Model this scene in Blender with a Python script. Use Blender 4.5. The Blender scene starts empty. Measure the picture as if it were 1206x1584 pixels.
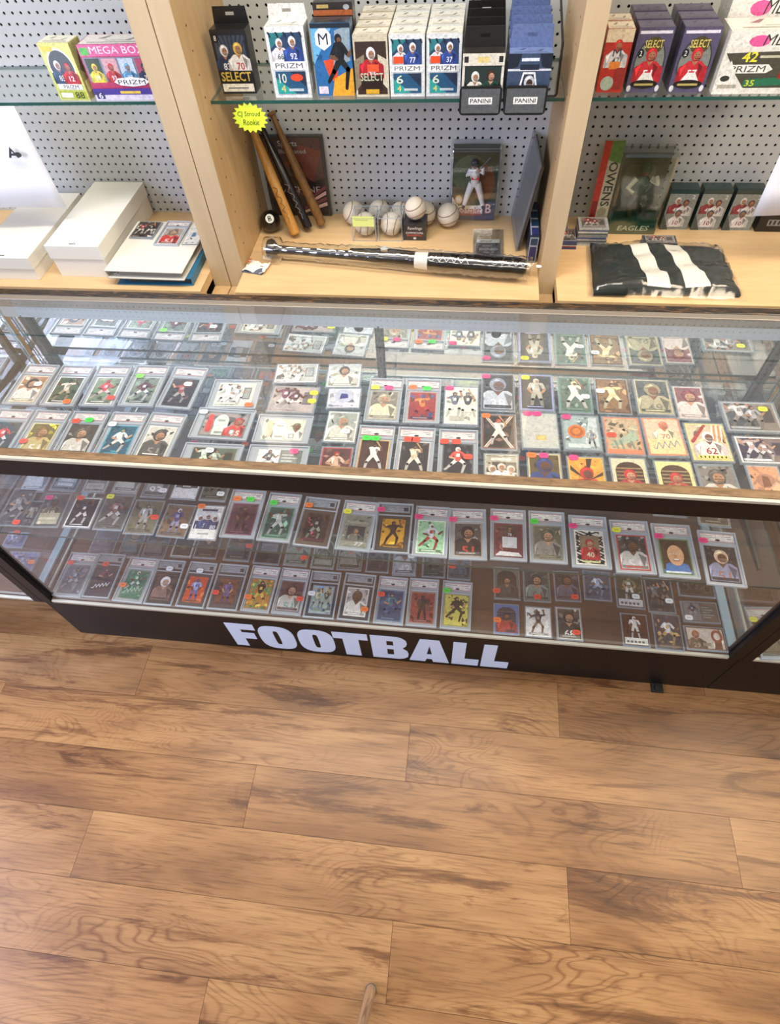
import bpy, math, random
from mathutils import Vector, Matrix, Euler
R = math.radians
C = bpy.context.scene.collection
S = bpy.context.scene

# ---------------------------------------------------------------- camera, world, lights, exposure
cd = bpy.data.cameras.new('camera'); cam = bpy.data.objects.new('camera', cd); C.objects.link(cam)
cam.location = (1.0885, -0.6277, 1.6690)
cam.rotation_euler = (0.61278, 0.04730, 0.11014)
cd.sensor_fit = 'HORIZONTAL'; cd.sensor_width = 36.0; cd.lens = 909.96 / 1206 * 36.0
cd.clip_start = 0.02; cd.clip_end = 50
S.camera = cam

w = bpy.data.worlds.new('world'); S.world = w; w.use_nodes = True
bg = w.node_tree.nodes['Background']; bg.inputs[0].default_value = (0.86, 0.93, 1.0, 1); bg.inputs[1].default_value = 0.40

def area(name, loc, rot, sx, sy, power, col):
    l = bpy.data.lights.new(name, 'AREA'); l.shape = 'RECTANGLE'; l.size = sx; l.size_y = sy; l.energy = power; l.color = col
    o = bpy.data.objects.new(name, l); C.objects.link(o); o.location = loc; o.rotation_euler = [R(a) for a in rot]
    return o
area('ceiling_lamp_light', (0.6, 0.38, 2.70), (0, 0, 0), 2.2, 0.4, 38, (1.0, 0.93, 0.82))
area('right_lamp_light', (2.9, 0.30, 2.70), (0, 0, 0), 1.1, 1.1, 36, (1.0, 0.80, 0.56))
area('front_lamp_light', (1.3, -2.0, 2.70), (0, 0, 0), 2.2, 0.4, 20, (1.0, 0.88, 0.70))
area('shop_window_light', (-1.9, -1.5, 1.95), (0, -50, 10), 1.5, 1.9, 96, (0.66, 0.71, 1.0))

S.view_settings.view_transform = 'Standard'; S.view_settings.look = 'None'
S.view_settings.gamma = 1; S.view_settings.use_curve_mapping = False
S.view_settings.exposure = 0.38
S.cycles.transparent_max_bounces = 32
S.cycles.max_bounces = 10
# ---------------------------------------------------------------- helpers
def lin(c):
    if isinstance(c, str): c = tuple(int(c[i:i+2], 16) / 255 for i in (0, 2, 4))
    return tuple(x / 12.92 if x <= .04045 else ((x + .055) / 1.055) ** 2.4 for x in c[:3]) + (1.0,)

def mat(name, col=None, rough=.5, metal=0, coat=0, alpha=1, spec=.5):
    m = bpy.data.materials.new(name); m.use_nodes = True
    b = m.node_tree.nodes['Principled BSDF']
    if col: b.inputs['Base Color'].default_value = lin(col)
    b.inputs['Roughness'].default_value = rough; b.inputs['Metallic'].default_value = metal
    b.inputs['Coat Weight'].default_value = coat; b.inputs['Coat Roughness'].default_value = .08
    b.inputs['Alpha'].default_value = alpha; b.inputs['Specular IOR Level'].default_value = spec
    return m
def nd(m, t, **k):
    n = m.node_tree.nodes.new(t)
    for a, v in k.items():
        if a in n.inputs: n.inputs[a].default_value = v
        else: setattr(n, a, v)
    return n
def lk(m, a, b): m.node_tree.links.new(a, b)
def ramp(m, stops):
    n = m.node_tree.nodes.new('ShaderNodeValToRGB'); e = n.color_ramp.elements
    while len(e) < len(stops): e.new(.5)
    for x, (p, c) in zip(e, stops): x.position = p; x.color = lin(c)
    return n
def mix(m, a, b, f=None, mode='MIX', fac=1.0):
    n = m.node_tree.nodes.new('ShaderNodeMix'); n.data_type = 'RGBA'; n.blend_type = mode
    n.inputs[0].default_value = fac
    if f is not None: lk(m, f, n.inputs[0])
    for s, i in ((a, 6), (b, 7)):
        if isinstance(s, (tuple, list)): n.inputs[i].default_value = s
        else: lk(m, s, n.inputs[i])
    return n.outputs[2]
def bsdf(m): return m.node_tree.nodes['Principled BSDF']
def bump(m, h, st, dist=.001):
    b = nd(m, 'ShaderNodeBump'); b.inputs['Strength'].default_value = st; b.inputs['Distance'].default_value = dist
    lk(m, h, b.inputs['Height']); lk(m, b.outputs[0], bsdf(m).inputs['Normal'])
def coords(m, scale=(1, 1, 1), kind='Object', rnd=0):
    t = nd(m, 'ShaderNodeTexCoord'); mp = nd(m, 'ShaderNodeMapping'); mp.inputs['Scale'].default_value = scale
    lk(m, t.outputs[kind], mp.inputs[0])
    if rnd:
        oi = nd(m, 'ShaderNodeObjectInfo'); mu = nd(m, 'ShaderNodeMath', operation='MULTIPLY'); mu.inputs[1].default_value = rnd
        lk(m, oi.outputs['Random'], mu.inputs[0]); lk(m, mu.outputs[0], mp.inputs['Location'])
        return mp.outputs[0], oi.outputs['Random']
    return mp.outputs[0]
def noise(m, vec, sc, det=4, rough=.5, dist=0):
    n = nd(m, 'ShaderNodeTexNoise'); n.inputs['Scale'].default_value = sc; n.inputs['Detail'].default_value = det
    n.inputs['Roughness'].default_value = rough; n.inputs['Distortion'].default_value = dist
    lk(m, vec, n.inputs['Vector']); return n.outputs[0]

def glass(name, tint=(.93, .97, .96), rough=0.0, gain=1.7, haze=0):
    m = bpy.data.materials.new(name); m.use_nodes = True; nt = m.node_tree; nt.nodes.clear()
    out = nd(m, 'ShaderNodeOutputMaterial'); mx = nd(m, 'ShaderNodeMixShader'); t = nd(m, 'ShaderNodeBsdfTransparent'); g = nd(m, 'ShaderNodeBsdfGlossy')
    t.inputs[0].default_value = tint + (1,); g.inputs[0].default_value = (1, 1, 1, 1); g.inputs['Roughness'].default_value = rough
    fr = nd(m, 'ShaderNodeFresnel'); fr.inputs[0].default_value = 1.5
    ge = nd(m, 'ShaderNodeNewGeometry'); iv = nd(m, 'ShaderNodeMath', operation='SUBTRACT'); iv.inputs[0].default_value = gain
    sc = nd(m, 'ShaderNodeMath', operation='MULTIPLY'); sc.inputs[1].default_value = gain
    lk(m, ge.outputs['Backfacing'], sc.inputs[0]); lk(m, sc.outputs[0], iv.inputs[1])
    mu = nd(m, 'ShaderNodeMath', operation='MULTIPLY', use_clamp=True); lk(m, fr.outputs[0], mu.inputs[0]); lk(m, iv.outputs[0], mu.inputs[1])
    lk(m, mu.outputs[0], mx.inputs[0])
    if haze:
        df = nd(m, 'ShaderNodeBsdfDiffuse'); df.inputs[0].default_value = (.58, .70, .86, 1); m2 = nd(m, 'ShaderNodeMixShader'); m2.inputs[0].default_value = haze  # pale blue reflection haze, put into the glass as diffuse colour
        lk(m, t.outputs[0], m2.inputs[1]); lk(m, df.outputs[0], m2.inputs[2]); lk(m, m2.outputs[0], mx.inputs[1])
    else: lk(m, t.outputs[0], mx.inputs[1])
    lk(m, g.outputs[0], mx.inputs[2]); lk(m, mx.outputs[0], out.inputs[0])
    return m

M = {}
# vinyl plank floor
m = mat('vinyl_plank', rough=.36, spec=.4)
v, rn = coords(m, (1.5, 30.0, 1), rnd=37.0)
v4, _ = coords(m, (.9, 7.5, 1), rnd=23.0)
v2, _ = coords(m, (1.0, 3.6, 1), rnd=19.0)
v3, _ = coords(m, (1.0, 2.0, 1), rnd=11.0)
big = noise(m, v2, 2.2, 3, .5, .8)
fine = noise(m, v, 7.0, 8, .65, .3)
base = ramp(m, [(.22, '6f5136'), (.40, '926e48'), (.56, 'a78258'), (.82, 'ba9868')]); lk(m, big, base.inputs[0])
# growth rings: thin contour lines of a stretched, warped field, fading in and out
fld = noise(m, v2, 1.25, 2.5, .45, 1.6)
mu = nd(m, 'ShaderNodeMath', operation='MULTIPLY'); mu.inputs[1].default_value = 58.0; lk(m, fld, mu.inputs[0])
fr0 = nd(m, 'ShaderNodeMath', operation='PINGPONG'); fr0.inputs[1].default_value = 1.0; lk(m, mu.outputs[0], fr0.inputs[0])
lines = ramp(m, [(0, '8a6a4e'), (.22, 'd8c4ae'), (.5, 'ffffff'), (1, 'ffffff')]); lk(m, fr0.outputs[0], lines.inputs[0])
msk = noise(m, v3, 2.4, 3, .5, .3); mr = ramp(m, [(.42, '101010'), (.62, 'e0e0e0')]); lk(m, msk, mr.inputs[0])
c = mix(m, base.outputs[0], mix(m, base.outputs[0], lines.outputs[0], mode='MULTIPLY', fac=.8), f=mr.outputs[0])
fr_ = ramp(m, [(.30, '8c745c'), (.50, 'f0e6da'), (.75, 'ffffff')]); lk(m, fine, fr_.inputs[0])
c = mix(m, c, fr_.outputs[0], mode='MULTIPLY', fac=.7)
dk = noise(m, v4, 1.6, 7, .66, 1.2); dr = ramp(m, [(.56, 'ffffff'), (.61, 'bca898'), (.68, '826e5e'), (.80, '584838')]); lk(m, dk, dr.inputs[0])
c = mix(m, c, dr.outputs[0], mode='MULTIPLY', fac=.8)
vo = nd(m, 'ShaderNodeTexVoronoi', feature='F1'); vo.inputs['Scale'].default_value = 1.15; lk(m, v3, vo.inputs['Vector'])
kr = ramp(m, [(.0, '38281c'), (.03, '6e4e38'), (.07, 'e8dccc'), (.11, 'ffffff')]); lk(m, vo.outputs['Distance'], kr.inputs[0])
c = mix(m, c, kr.outputs[0], mode='MULTIPLY', fac=.75)
hv = ramp(m, [(0, 'd8cabc'), (.5, 'f4ece4'), (1, 'ffffff')]); lk(m, rn, hv.inputs[0])
c = mix(m, c, hv.outputs[0], mode='MULTIPLY', fac=.8)
lk(m, c, bsdf(m).inputs['Base Color']); bump(m, fine, .12, .0005); M['floor'] = m
M['subfloor'] = mat('plank_joint_dark', '5a4230', .8)
# laminates
def laminate(name, a, b, rough=.42, sc=(3, 3, 40), det=5):
    m = mat(name, rough=rough); v = coords(m, sc); n = noise(m, v, 3.0, det, .6, .6); r = ramp(m, [(.3, a), (.7, b)]); lk(m, n, r.inputs[0]); lk(m, r.outputs[0], bsdf(m).inputs['Base Color']); return m
M['maple'] = laminate('maple_laminate', 'd0ad7d', 'dcbc8e', sc=(2, 14, 14))
M['maple_v'] = laminate('maple_laminate_upright', 'b9996d', 'c6a77c', sc=(12, 12, 1.5))
M['maple_edge'] = laminate('maple_edge_band', 'bca683', 'c6b190', sc=(10, 10, 1.0))
M['joint'] = mat('joint_gap_dark', '2a2018', .9)
M['darkbrown'] = laminate('black_brown_laminate', '1c1512', '281d18', .38, (20, 3, 3))
M['deckwood'] = laminate('deck_brown_laminate', '4a3324', '5a3f2d', .5, (2, 14, 2))
M['black'] = mat('black_laminate', '110d0e', .42, spec=.3)
M['blackplastic'] = mat('black_plastic', '161616', .4)
# marbled wood laminate of the case rims
m = mat('burl_laminate', rough=.3, coat=.3); v = coords(m, (3, 22, 22)); n = noise(m, v, 5.0, 7, .7, 2.0)
r = ramp(m, [(.44, '120c08'), (.54, '2e1f13'), (.61, '6e4f2e'), (.68, '2a1c14')]); lk(m, n, r.inputs[0]); lk(m, r.outputs[0], bsdf(m).inputs['Base Color']); M['burl'] = m
m = mat('brown_rim_laminate', rough=.4); v = coords(m, (6, 30, 30)); n = noise(m, v, 5.0, 6, .6, .8)
r = ramp(m, [(.35, '5e4933'), (.65, '84694a')]); lk(m, n, r.inputs[0]); lk(m, r.outputs[0], bsdf(m).inputs['Base Color']); M['rim'] = m
M['alu'] = mat('brushed_aluminium', 'c2bfae', .32, .25)
M['greyrim'] = mat('worn_metal_rim', '8b8378', .38, .4)
M['steel'] = mat('dark_steel_standard', '5a5c58', .4, .7)
M['chrome'] = mat('chrome', 'dcdce4', .07, 1)
M['mirror'] = mat('mirror_silver', 'dfe6e8', .012, 1)
M['header'] = mat('pale_header_board', 'c2d0dc', .5)
M['glass'] = glass('clear_glass', (.985, .992, .992), gain=2.0)
M['top_glass'] = glass('hazed_top_glass', (.985, .992, .992), gain=2.6, haze=.019)  # haze of the reflected room is painted into this pane
M['front_glass'] = glass('front_pane_glass', (.985, .992, .992), gain=1.25, haze=.014)  # fainter painted reflection haze
M['glass_shelf'] = glass('green_shelf_glass', (.955, .985, .98), gain=1.2)
M['case_shelf'] = glass('hazed_shelf_glass', (.96, .985, .985), gain=1.2, haze=.02)  # bluish reflection haze painted into the shelf so the gaps look grey-blue
M['glass_edge'] = mat('green_glass_edge', '1f4f47', .15, coat=.5)
M['glass_edge_pale'] = mat('pale_glass_edge', '9fc4c8', .15, coat=.5)
M['wrap'] = glass('clear_film', (.93, .94, .94), .12, 3.2)
M['bag'] = glass('clear_bag_film', (.95, .96, .96), .16, 1.7)
M['clearbox'] = glass('clear_acrylic', (.94, .955, .96), .05, 2.6)
M['peg'] = mat('pegboard_paint', 'b9bfc4', .55)
m = M['peg']; v = coords(m, (1, 1, 1)); n = noise(m, v, 3, 3); r = ramp(m, [(.3, 'b0b3b4'), (.7, 'c0c2c1')]); lk(m, n, r.inputs[0]); lk(m, r.outputs[0], bsdf(m).inputs['Base Color'])
M['pegback'] = mat('pegboard_shadow_backing', '0e0f11', .9)
M['wall'] = mat('painted_wall', 'd9dad6', .7); M['ceil'] = mat('ceiling_tile', 'e2e3e0', .8)
M['white'] = mat('white_card_board', 'e2e0d6', .6); M['paper'] = mat('white_paper', 'e8ebf2', .6)
M['plastic'] = mat('slab_plastic', 'bfc8d0', .16, alpha=.70, coat=.6)
M['sleeve'] = mat('toploader_plastic', 'a9b6c2', .18, alpha=.42, coat=.6)
M['vinylwhite'] = mat('white_vinyl_letter', 'ccdaf2', .45)
m = mat('printed_card', rough=.34, coat=.25); a = nd(m, 'ShaderNodeVertexColor', layer_name='Col'); v = coords(m, (1, 1, 1)); n = noise(m, v, 130, 4, .7, .8)
r = ramp(m, [(.34, '6e6e72'), (.47, 'd4d2d0'), (.60, 'ffffff')]); lk(m, n, r.inputs[0]); lk(m, mix(m, a.outputs[0], r.outputs[0], mode='MULTIPLY', fac=.42), bsdf(m).inputs['Base Color']); M['print'] = m
m = mat('flat_colour', rough=.5); a = nd(m, 'ShaderNodeVertexColor', layer_name='Col'); lk(m, a.outputs[0], bsdf(m).inputs['Base Color']); M['flat'] = m
M['tanwood'] = laminate('tan_bat_wood', 'b07a34', 'c8934a', .35, (30, 30, 2))
M['brownwood'] = laminate('brown_bat_wood', '6b4a25', '8a6434', .35, (30, 30, 2))
M['batblack'] = mat('black_bat_lacquer', '15100e', .25, coat=.5)
M['ball'] = mat('baseball_leather', 'd2c9b8', .6); M['stitch'] = mat('grey_stitch', '7a5048', .6)
M['cloth'] = mat('dark_green_cloth', '16201e', .85)

class MB:
    def __init__(s): s.v = []; s.f = []; s.m = []; s.c = []; s.hascol = False
    def add(s, vs, fs, mi=0, col=None):
        b = len(s.v); s.v += [tuple(p) for p in vs]
        for f in fs: s.f.append(tuple(b + i for i in f)); s.m.append(mi); s.c.append(col or (1, 1, 1, 1))
        if col: s.hascol = True
        return s
    def box(s, x0, x1, y0, y1, z0, z1, mi=0, col=None, top=None):
        vs = [(x0, y0, z0), (x1, y0, z0), (x1, y1, z0), (x0, y1, z0), (x0, y0, z1), (x1, y0, z1), (x1, y1, z1), (x0, y1, z1)]
        fs = [(0, 3, 2, 1), (4, 5, 6, 7), (0, 1, 5, 4), (1, 2, 6, 5), (2, 3, 7, 6), (3, 0, 4, 7)]
        if top is None: return s.add(vs, fs, mi, col)
        for i, f in enumerate(fs): s.add(vs, [f], top.get(i, mi), col)
        return s
    def tube(s, pts, rad, n=12, mi=0, col=None, cap=True, flat=1.0):
        P = [Vector(p) for p in pts]; rad = rad if isinstance(rad, (list, tuple)) else [rad] * len(P); vs = []; fs = []
        t0 = (P[1] - P[0]).normalized(); a = t0.orthogonal().normalized()
        for i, p in enumerate(P):
            t = (P[min(i + 1, len(P) - 1)] - P[max(i - 1, 0)]).normalized()
            a = (a - t * a.dot(t)).normalized(); b = t.cross(a)
            for k in range(n):
                th = 2 * math.pi * k / n; d = a * math.cos(th) + b * math.sin(th); d.z *= flat
                vs.append(p + d * rad[i])
        for i in range(len(P) - 1):
            for k in range(n): fs.append((i*n+k, i*n+(k+1) % n, (i+1)*n+(k+1) % n, (i+1)*n+k))
        if cap: fs += [tuple(range(n - 1, -1, -1)), tuple((len(P)-1)*n + k for k in range(n))]
        return s.add(vs, fs, mi, col)
    def ball(s, c, r, n=20, mi=0, col=None, sz=1.0):
        vs = []; fs = []; c = Vector(c); h = n // 2
        for i in range(h + 1):
            ph = math.pi * i / h
            for k in range(n): th = 2*math.pi*k/n; vs.append(c + Vector((math.sin(ph)*math.cos(th), math.sin(ph)*math.sin(th), math.cos(ph)*sz)) * r)
        for i in range(h):
            for k in range(n): fs.append((i*n+k, (i+1)*n+k, (i+1)*n+(k+1) % n, i*n+(k+1) % n))
        return s.add(vs, fs, mi, col)
    def build(s, name, mats, parent=None, loc=None, rot=None, smooth=False, bevel=0):
        me = bpy.data.meshes.new(name); me.from_pydata(s.v, [], s.f)
        for mm in (mats if isinstance(mats, (list, tuple)) else [mats]): me.materials.append(mm)
        me.polygons.foreach_set('material_index', s.m)
        if s.hascol:
            ca = me.color_attributes.new('Col', 'FLOAT_COLOR', 'CORNER'); d = []
            for f, c in zip(s.f, s.c): d += list(c) * len(f)
            ca.data.foreach_set('color', d)
        if smooth: me.polygons.foreach_set('use_smooth', [True] * len(s.f))
        me.update()
        o = bpy.data.objects.new(name, me); C.objects.link(o)
        if parent is not None: o.parent = parent
        if loc: o.location = loc
        if rot: o.rotation_euler = rot
        if smooth and smooth != 'all':
            try: me.set_sharp_from_angle(angle=R(40))
            except Exception: pass
        if bevel:
            b = o.modifiers.new('bevel', 'BEVEL'); b.width = bevel; b.segments = 2; b.limit_method = 'ANGLE'
        return o
def thing(name, label, cat, loc=(0, 0, 0), rz=0, group=None):
    o = bpy.data.objects.new(name, None); o.empty_display_size = .02; C.objects.link(o); o.location = loc; o.rotation_euler = (0, 0, rz)
    return tag(o, label, cat, group)
def tag(o, label, cat, group=None):
    o['label'] = label; o['category'] = cat
    if group: o['group'] = group
    return o
def struct(o): o['kind'] = 'structure'; return o
def copy_tree(o, parent=None):
    c = o.copy(); C.objects.link(c)
    if parent is not None: c.parent = parent
    for ch in [x for x in bpy.data.objects if x.parent == o]: copy_tree(ch, c)
    return c

# ---------------------------------------------------------------- 2-D artwork (flat print) made of coloured faces
_tc = {}
def text_polys(s, bold=.03):
    bold = 0 if 'M' in s else bold * .6
    k = (s, bold)
    if k in _tc: return _tc[k]
    cu = bpy.data.curves.new('t', 'FONT'); cu.body = s; cu.offset = bold * .5; cu.resolution_u = 2; cu.fill_mode = 'FRONT'
    ob = bpy.data.objects.new('t', cu); C.objects.link(ob)
    dg = bpy.context.evaluated_depsgraph_get(); me = ob.evaluated_get(dg).to_mesh()
    vs = [(v.co.x, v.co.y) for v in me.vertices]; fs = [tuple(p.vertices) for p in me.polygons]
    ob.evaluated_get(dg).to_mesh_clear(); bpy.data.objects.remove(ob); bpy.data.curves.remove(cu)
    x0 = min(v[0] for v in vs); x1 = max(v[0] for v in vs); y0 = min(v[1] for v in vs); y1 = max(v[1] for v in vs)
    out = [[((vs[i][0]-x0)/(x1-x0), (vs[i][1]-y0)/(y1-y0)) for i in f] for f in fs]
    _tc[k] = out; return out
def clip(poly, r):
    x0, y0, x1, y1 = r
    for ax, lim, sg in ((0, x0, 1), (0, x1, -1), (1, y0, 1), (1, y1, -1)):
        out = []
        for i in range(len(poly)):
            a, b = poly[i-1], poly[i]; da = (a[ax]-lim)*sg; db = (b[ax]-lim)*sg
            if (da >= 0) != (db >= 0):
                t = da/(da-db); out.append((a[0]+(b[0]-a[0])*t, a[1]+(b[1]-a[1])*t))
            if db >= 0: out.append(b)
        poly = out
        if len(poly) < 3: return []
    return poly
class Art:
    """Faces in a w x h rectangle; each new shape lies one thin layer above the last."""
    def __init__(s, w, h): s.w = w; s.h = h; s.L = []; s.k = 0; s.r = (0, 0, w, h)
    def poly(s, pts, col, up=1):
        s.k += up; p = clip(list(pts), s.r)
        if len(p) >= 3: s.L.append((p, lin(col) if isinstance(col, str) else col, s.k))
    def rect(s, x0, y0, x1, y1, col, up=1): s.poly([(x0, y0), (x1, y0), (x1, y1), (x0, y1)], col, up)
    def ell(s, cx, cy, rx, ry, col, n=14, up=1): s.poly([(cx+rx*math.cos(2*math.pi*i/n), cy+ry*math.sin(2*math.pi*i/n)) for i in range(n)], col, up)
    def cap(s, a, b, r0, r1, col, up=1):
        dx, dy = b[0]-a[0], b[1]-a[1]; t = math.atan2(dy, dx); p = []
        for i in range(5): th = t+math.pi/2+math.pi*i/4; p.append((a[0]+r0*math.cos(th), a[1]+r0*math.sin(th)))
        for i in range(5): th = t-math.pi/2+math.pi*i/4; p.append((b[0]+r1*math.cos(th), b[1]+r1*math.sin(th)))
        s.poly(p, col, up)
    def text(s, t, x0, y0, x1, y1, col, bold=.03, shear=0, rot=0):
        s.k += 1; c = lin(col)
        for f in text_polys(t, bold):
            q = []
            for (u, v) in f:
                if rot == 90: u, v = v, 1-u
                if rot == -90: u, v = 1-v, u
                q.append((x0+(x1-x0)*u+shear*v*(y1-y0), y0+(y1-y0)*v))
            p = clip(q, s.r)
            if len(p) >= 3: s.L.append((p, c, s.k))
    def put(s, mb, O, U, V, lift=.0, step=.00007, mi=0):
        O = Vector(O); U = Vector(U).normalized(); V = Vector(V).normalized(); N = U.cross(V)
        for p, c, k in s.L:
            mb.add([O + U*x + V*y + N*(lift + step*k) for x, y in p], [tuple(range(len(p)))], mi, c)
def shade(c, f):
    return ''.join('%02x' % max(0, min(255, int(int(c[i:i+2], 16)*f))) for i in (0, 2, 4))
POSE = {
 'throw': [((.0, .58), (-.17, .30)), ((-.17, .30), (-.26, .02)), ((.02, .58), (.17, .34)), ((.17, .34), (.13, .03)), ((-.10, .80), (-.27, .74)), ((-.27, .74), (-.36, .86)), ((.10, .80), (.25, .84)), ((.25, .84), (.20, 1.0))],
 'run': [((-.02, .55), (-.18, .36)), ((-.18, .36), (-.34, .18)), ((.04, .55), (.20, .40)), ((.20, .40), (.12, .06)), ((-.09, .78), (-.22, .62)), ((-.22, .62), (-.08, .58)), ((.10, .78), (.24, .64)), ((.24, .64), (.34, .74))],
 'stand': [((-.05, .52), (-.10, .27)), ((-.10, .27), (-.12, .02)), ((.05, .52), (.10, .27)), ((.10, .27), (.13, .02)), ((-.12, .80), (-.19, .62)), ((-.19, .62), (-.12, .50)), ((.12, .80), (.20, .62)), ((.20, .62), (.13, .50))],
 'bat': [((-.04, .52), (-.17, .28)), ((-.17, .28), (-.20, .02)), ((.05, .52), (.18, .30)), ((.18, .30), (.26, .03)), ((-.10, .80), (.04, .72)), ((.04, .72), (.17, .80)), ((.10, .80), (.20, .74)), ((.20, .74), (.19, .86))]}
def figure(a, cx, y0, H, pose, j, p, h, skin='b98a68', W=1.0):
    P = POSE[pose]; q = lambda t: (cx + t[0]*H*W, y0 + t[1]*H)
    for i, (s_, e_) in enumerate(P[:4]): a.cap(q(s_), q(e_), H*(.062 if i % 2 == 0 else .045), H*(.045 if i % 2 == 0 else .032), p if i % 2 == 0 else shade(p, .8), 1 if i % 2 == 0 else 0)
    a.cap(q((0, .56)), q((0, .76)), H*.085, H*.13, j)
    for i, (s_, e_) in enumerate(P[4:]): a.cap(q(s_), q(e_), H*(.055 if i % 2 == 0 else .036), H*(.036 if i % 2 == 0 else .03), j if i % 2 == 0 else skin, 1)
    a.ell(q((0, .92))[0], q((0, .92))[1], H*.075, H*.085, h); a.ell(q((.02, .90))[0], q((.02, .90))[1], H*.045, H*.045, skin)
    a.rect(q((-.05, .64))[0], q((-.05, .64))[1], q((.05, .76))[0], q((.05, .76))[1], shade(p, 1.05))
    a.poly([q((-.12, .78)), q((-.03, .80)), q((-.07, .58))], shade(j, 1.35)); a.poly([q((.05, .80)), q((.13, .74)), q((.09, .56))], shade(j, .6), 0); a.cap(q((.0, .865)), q((.07, .87)), H*.008, H*.008, shade(h, .5), 0)
    if pose == 'bat': a.cap(q((.18, .84)), q((.02, 1.12)), H*.012, H*.028, 'c8a070')
    if pose == 'throw': a.ell(q((.20, 1.04))[0], q((.20, 1.04))[1], H*.05, H*.032, '6c3820')
def bust(a, cx, y0, H, j, p, h, skin='a87858', n=''):
    a.poly([(cx-.46*H, y0-.1*H), (cx-.42*H, y0+.32*H), (cx-.20*H, y0+.50*H), (cx+.20*H, y0+.50*H), (cx+.42*H, y0+.32*H), (cx+.46*H, y0-.1*H)], j)
    a.cap((cx-.36*H, y0+.28*H), (cx-.40*H, y0-.05*H), .10*H, .07*H, shade(j, .82)); a.cap((cx+.36*H, y0+.28*H), (cx+.40*H, y0-.05*H), .10*H, .07*H, shade(j, .88), 0)
    a.poly([(cx-.10*H, y0+.5*H), (cx+.10*H, y0+.5*H), (cx, y0+.36*H)], skin)
    k_ = str(int(abs(cx*7919+H*3571)*1000) % 89 + 10) if not n else n
    a.text(k_, cx-.15*H, y0+.02*H, cx+.15*H, y0+.26*H, p, .05)
    a.ell(cx, y0+.68*H, .17*H, .20*H, h); a.ell(cx+.02*H, y0+.64*H, .11*H, .13*H, skin)
    a.rect(cx-.07*H, y0+.60*H, cx+.12*H, y0+.62*H, shade(h, .7)); a.poly([(cx-.42*H, y0+.30*H), (cx-.25*H, y0+.42*H), (cx-.34*H, y0+.05*H)], shade(j, 1.3)); a.poly([(cx+.12*H, y0+.45*H), (cx+.30*H, y0+.34*H), (cx+.22*H, y0+.02*H)], shade(j, .6), 0); a.poly([(cx-.14*H, y0+.74*H), (cx-.02*H, y0+.85*H), (cx+.05*H, y0+.80*H)], shade(h, 1.35), 0); a.cap((cx-.02*H, y0+.56*H), (cx+.14*H, y0+.57*H), .012*H, .012*H, shade(h, .55)); a.cap((cx-.01*H, y0+.52*H), (cx+.12*H, y0+.53*H), .010*H, .010*H, shade(h, .55), 0); a.rect(cx-.05*H, y0+.67*H, cx+.0*H, y0+.685*H, '28201c'); a.rect(cx+.045*H, y0+.67*H, cx+.09*H, y0+.685*H, '28201c', 0)
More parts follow.
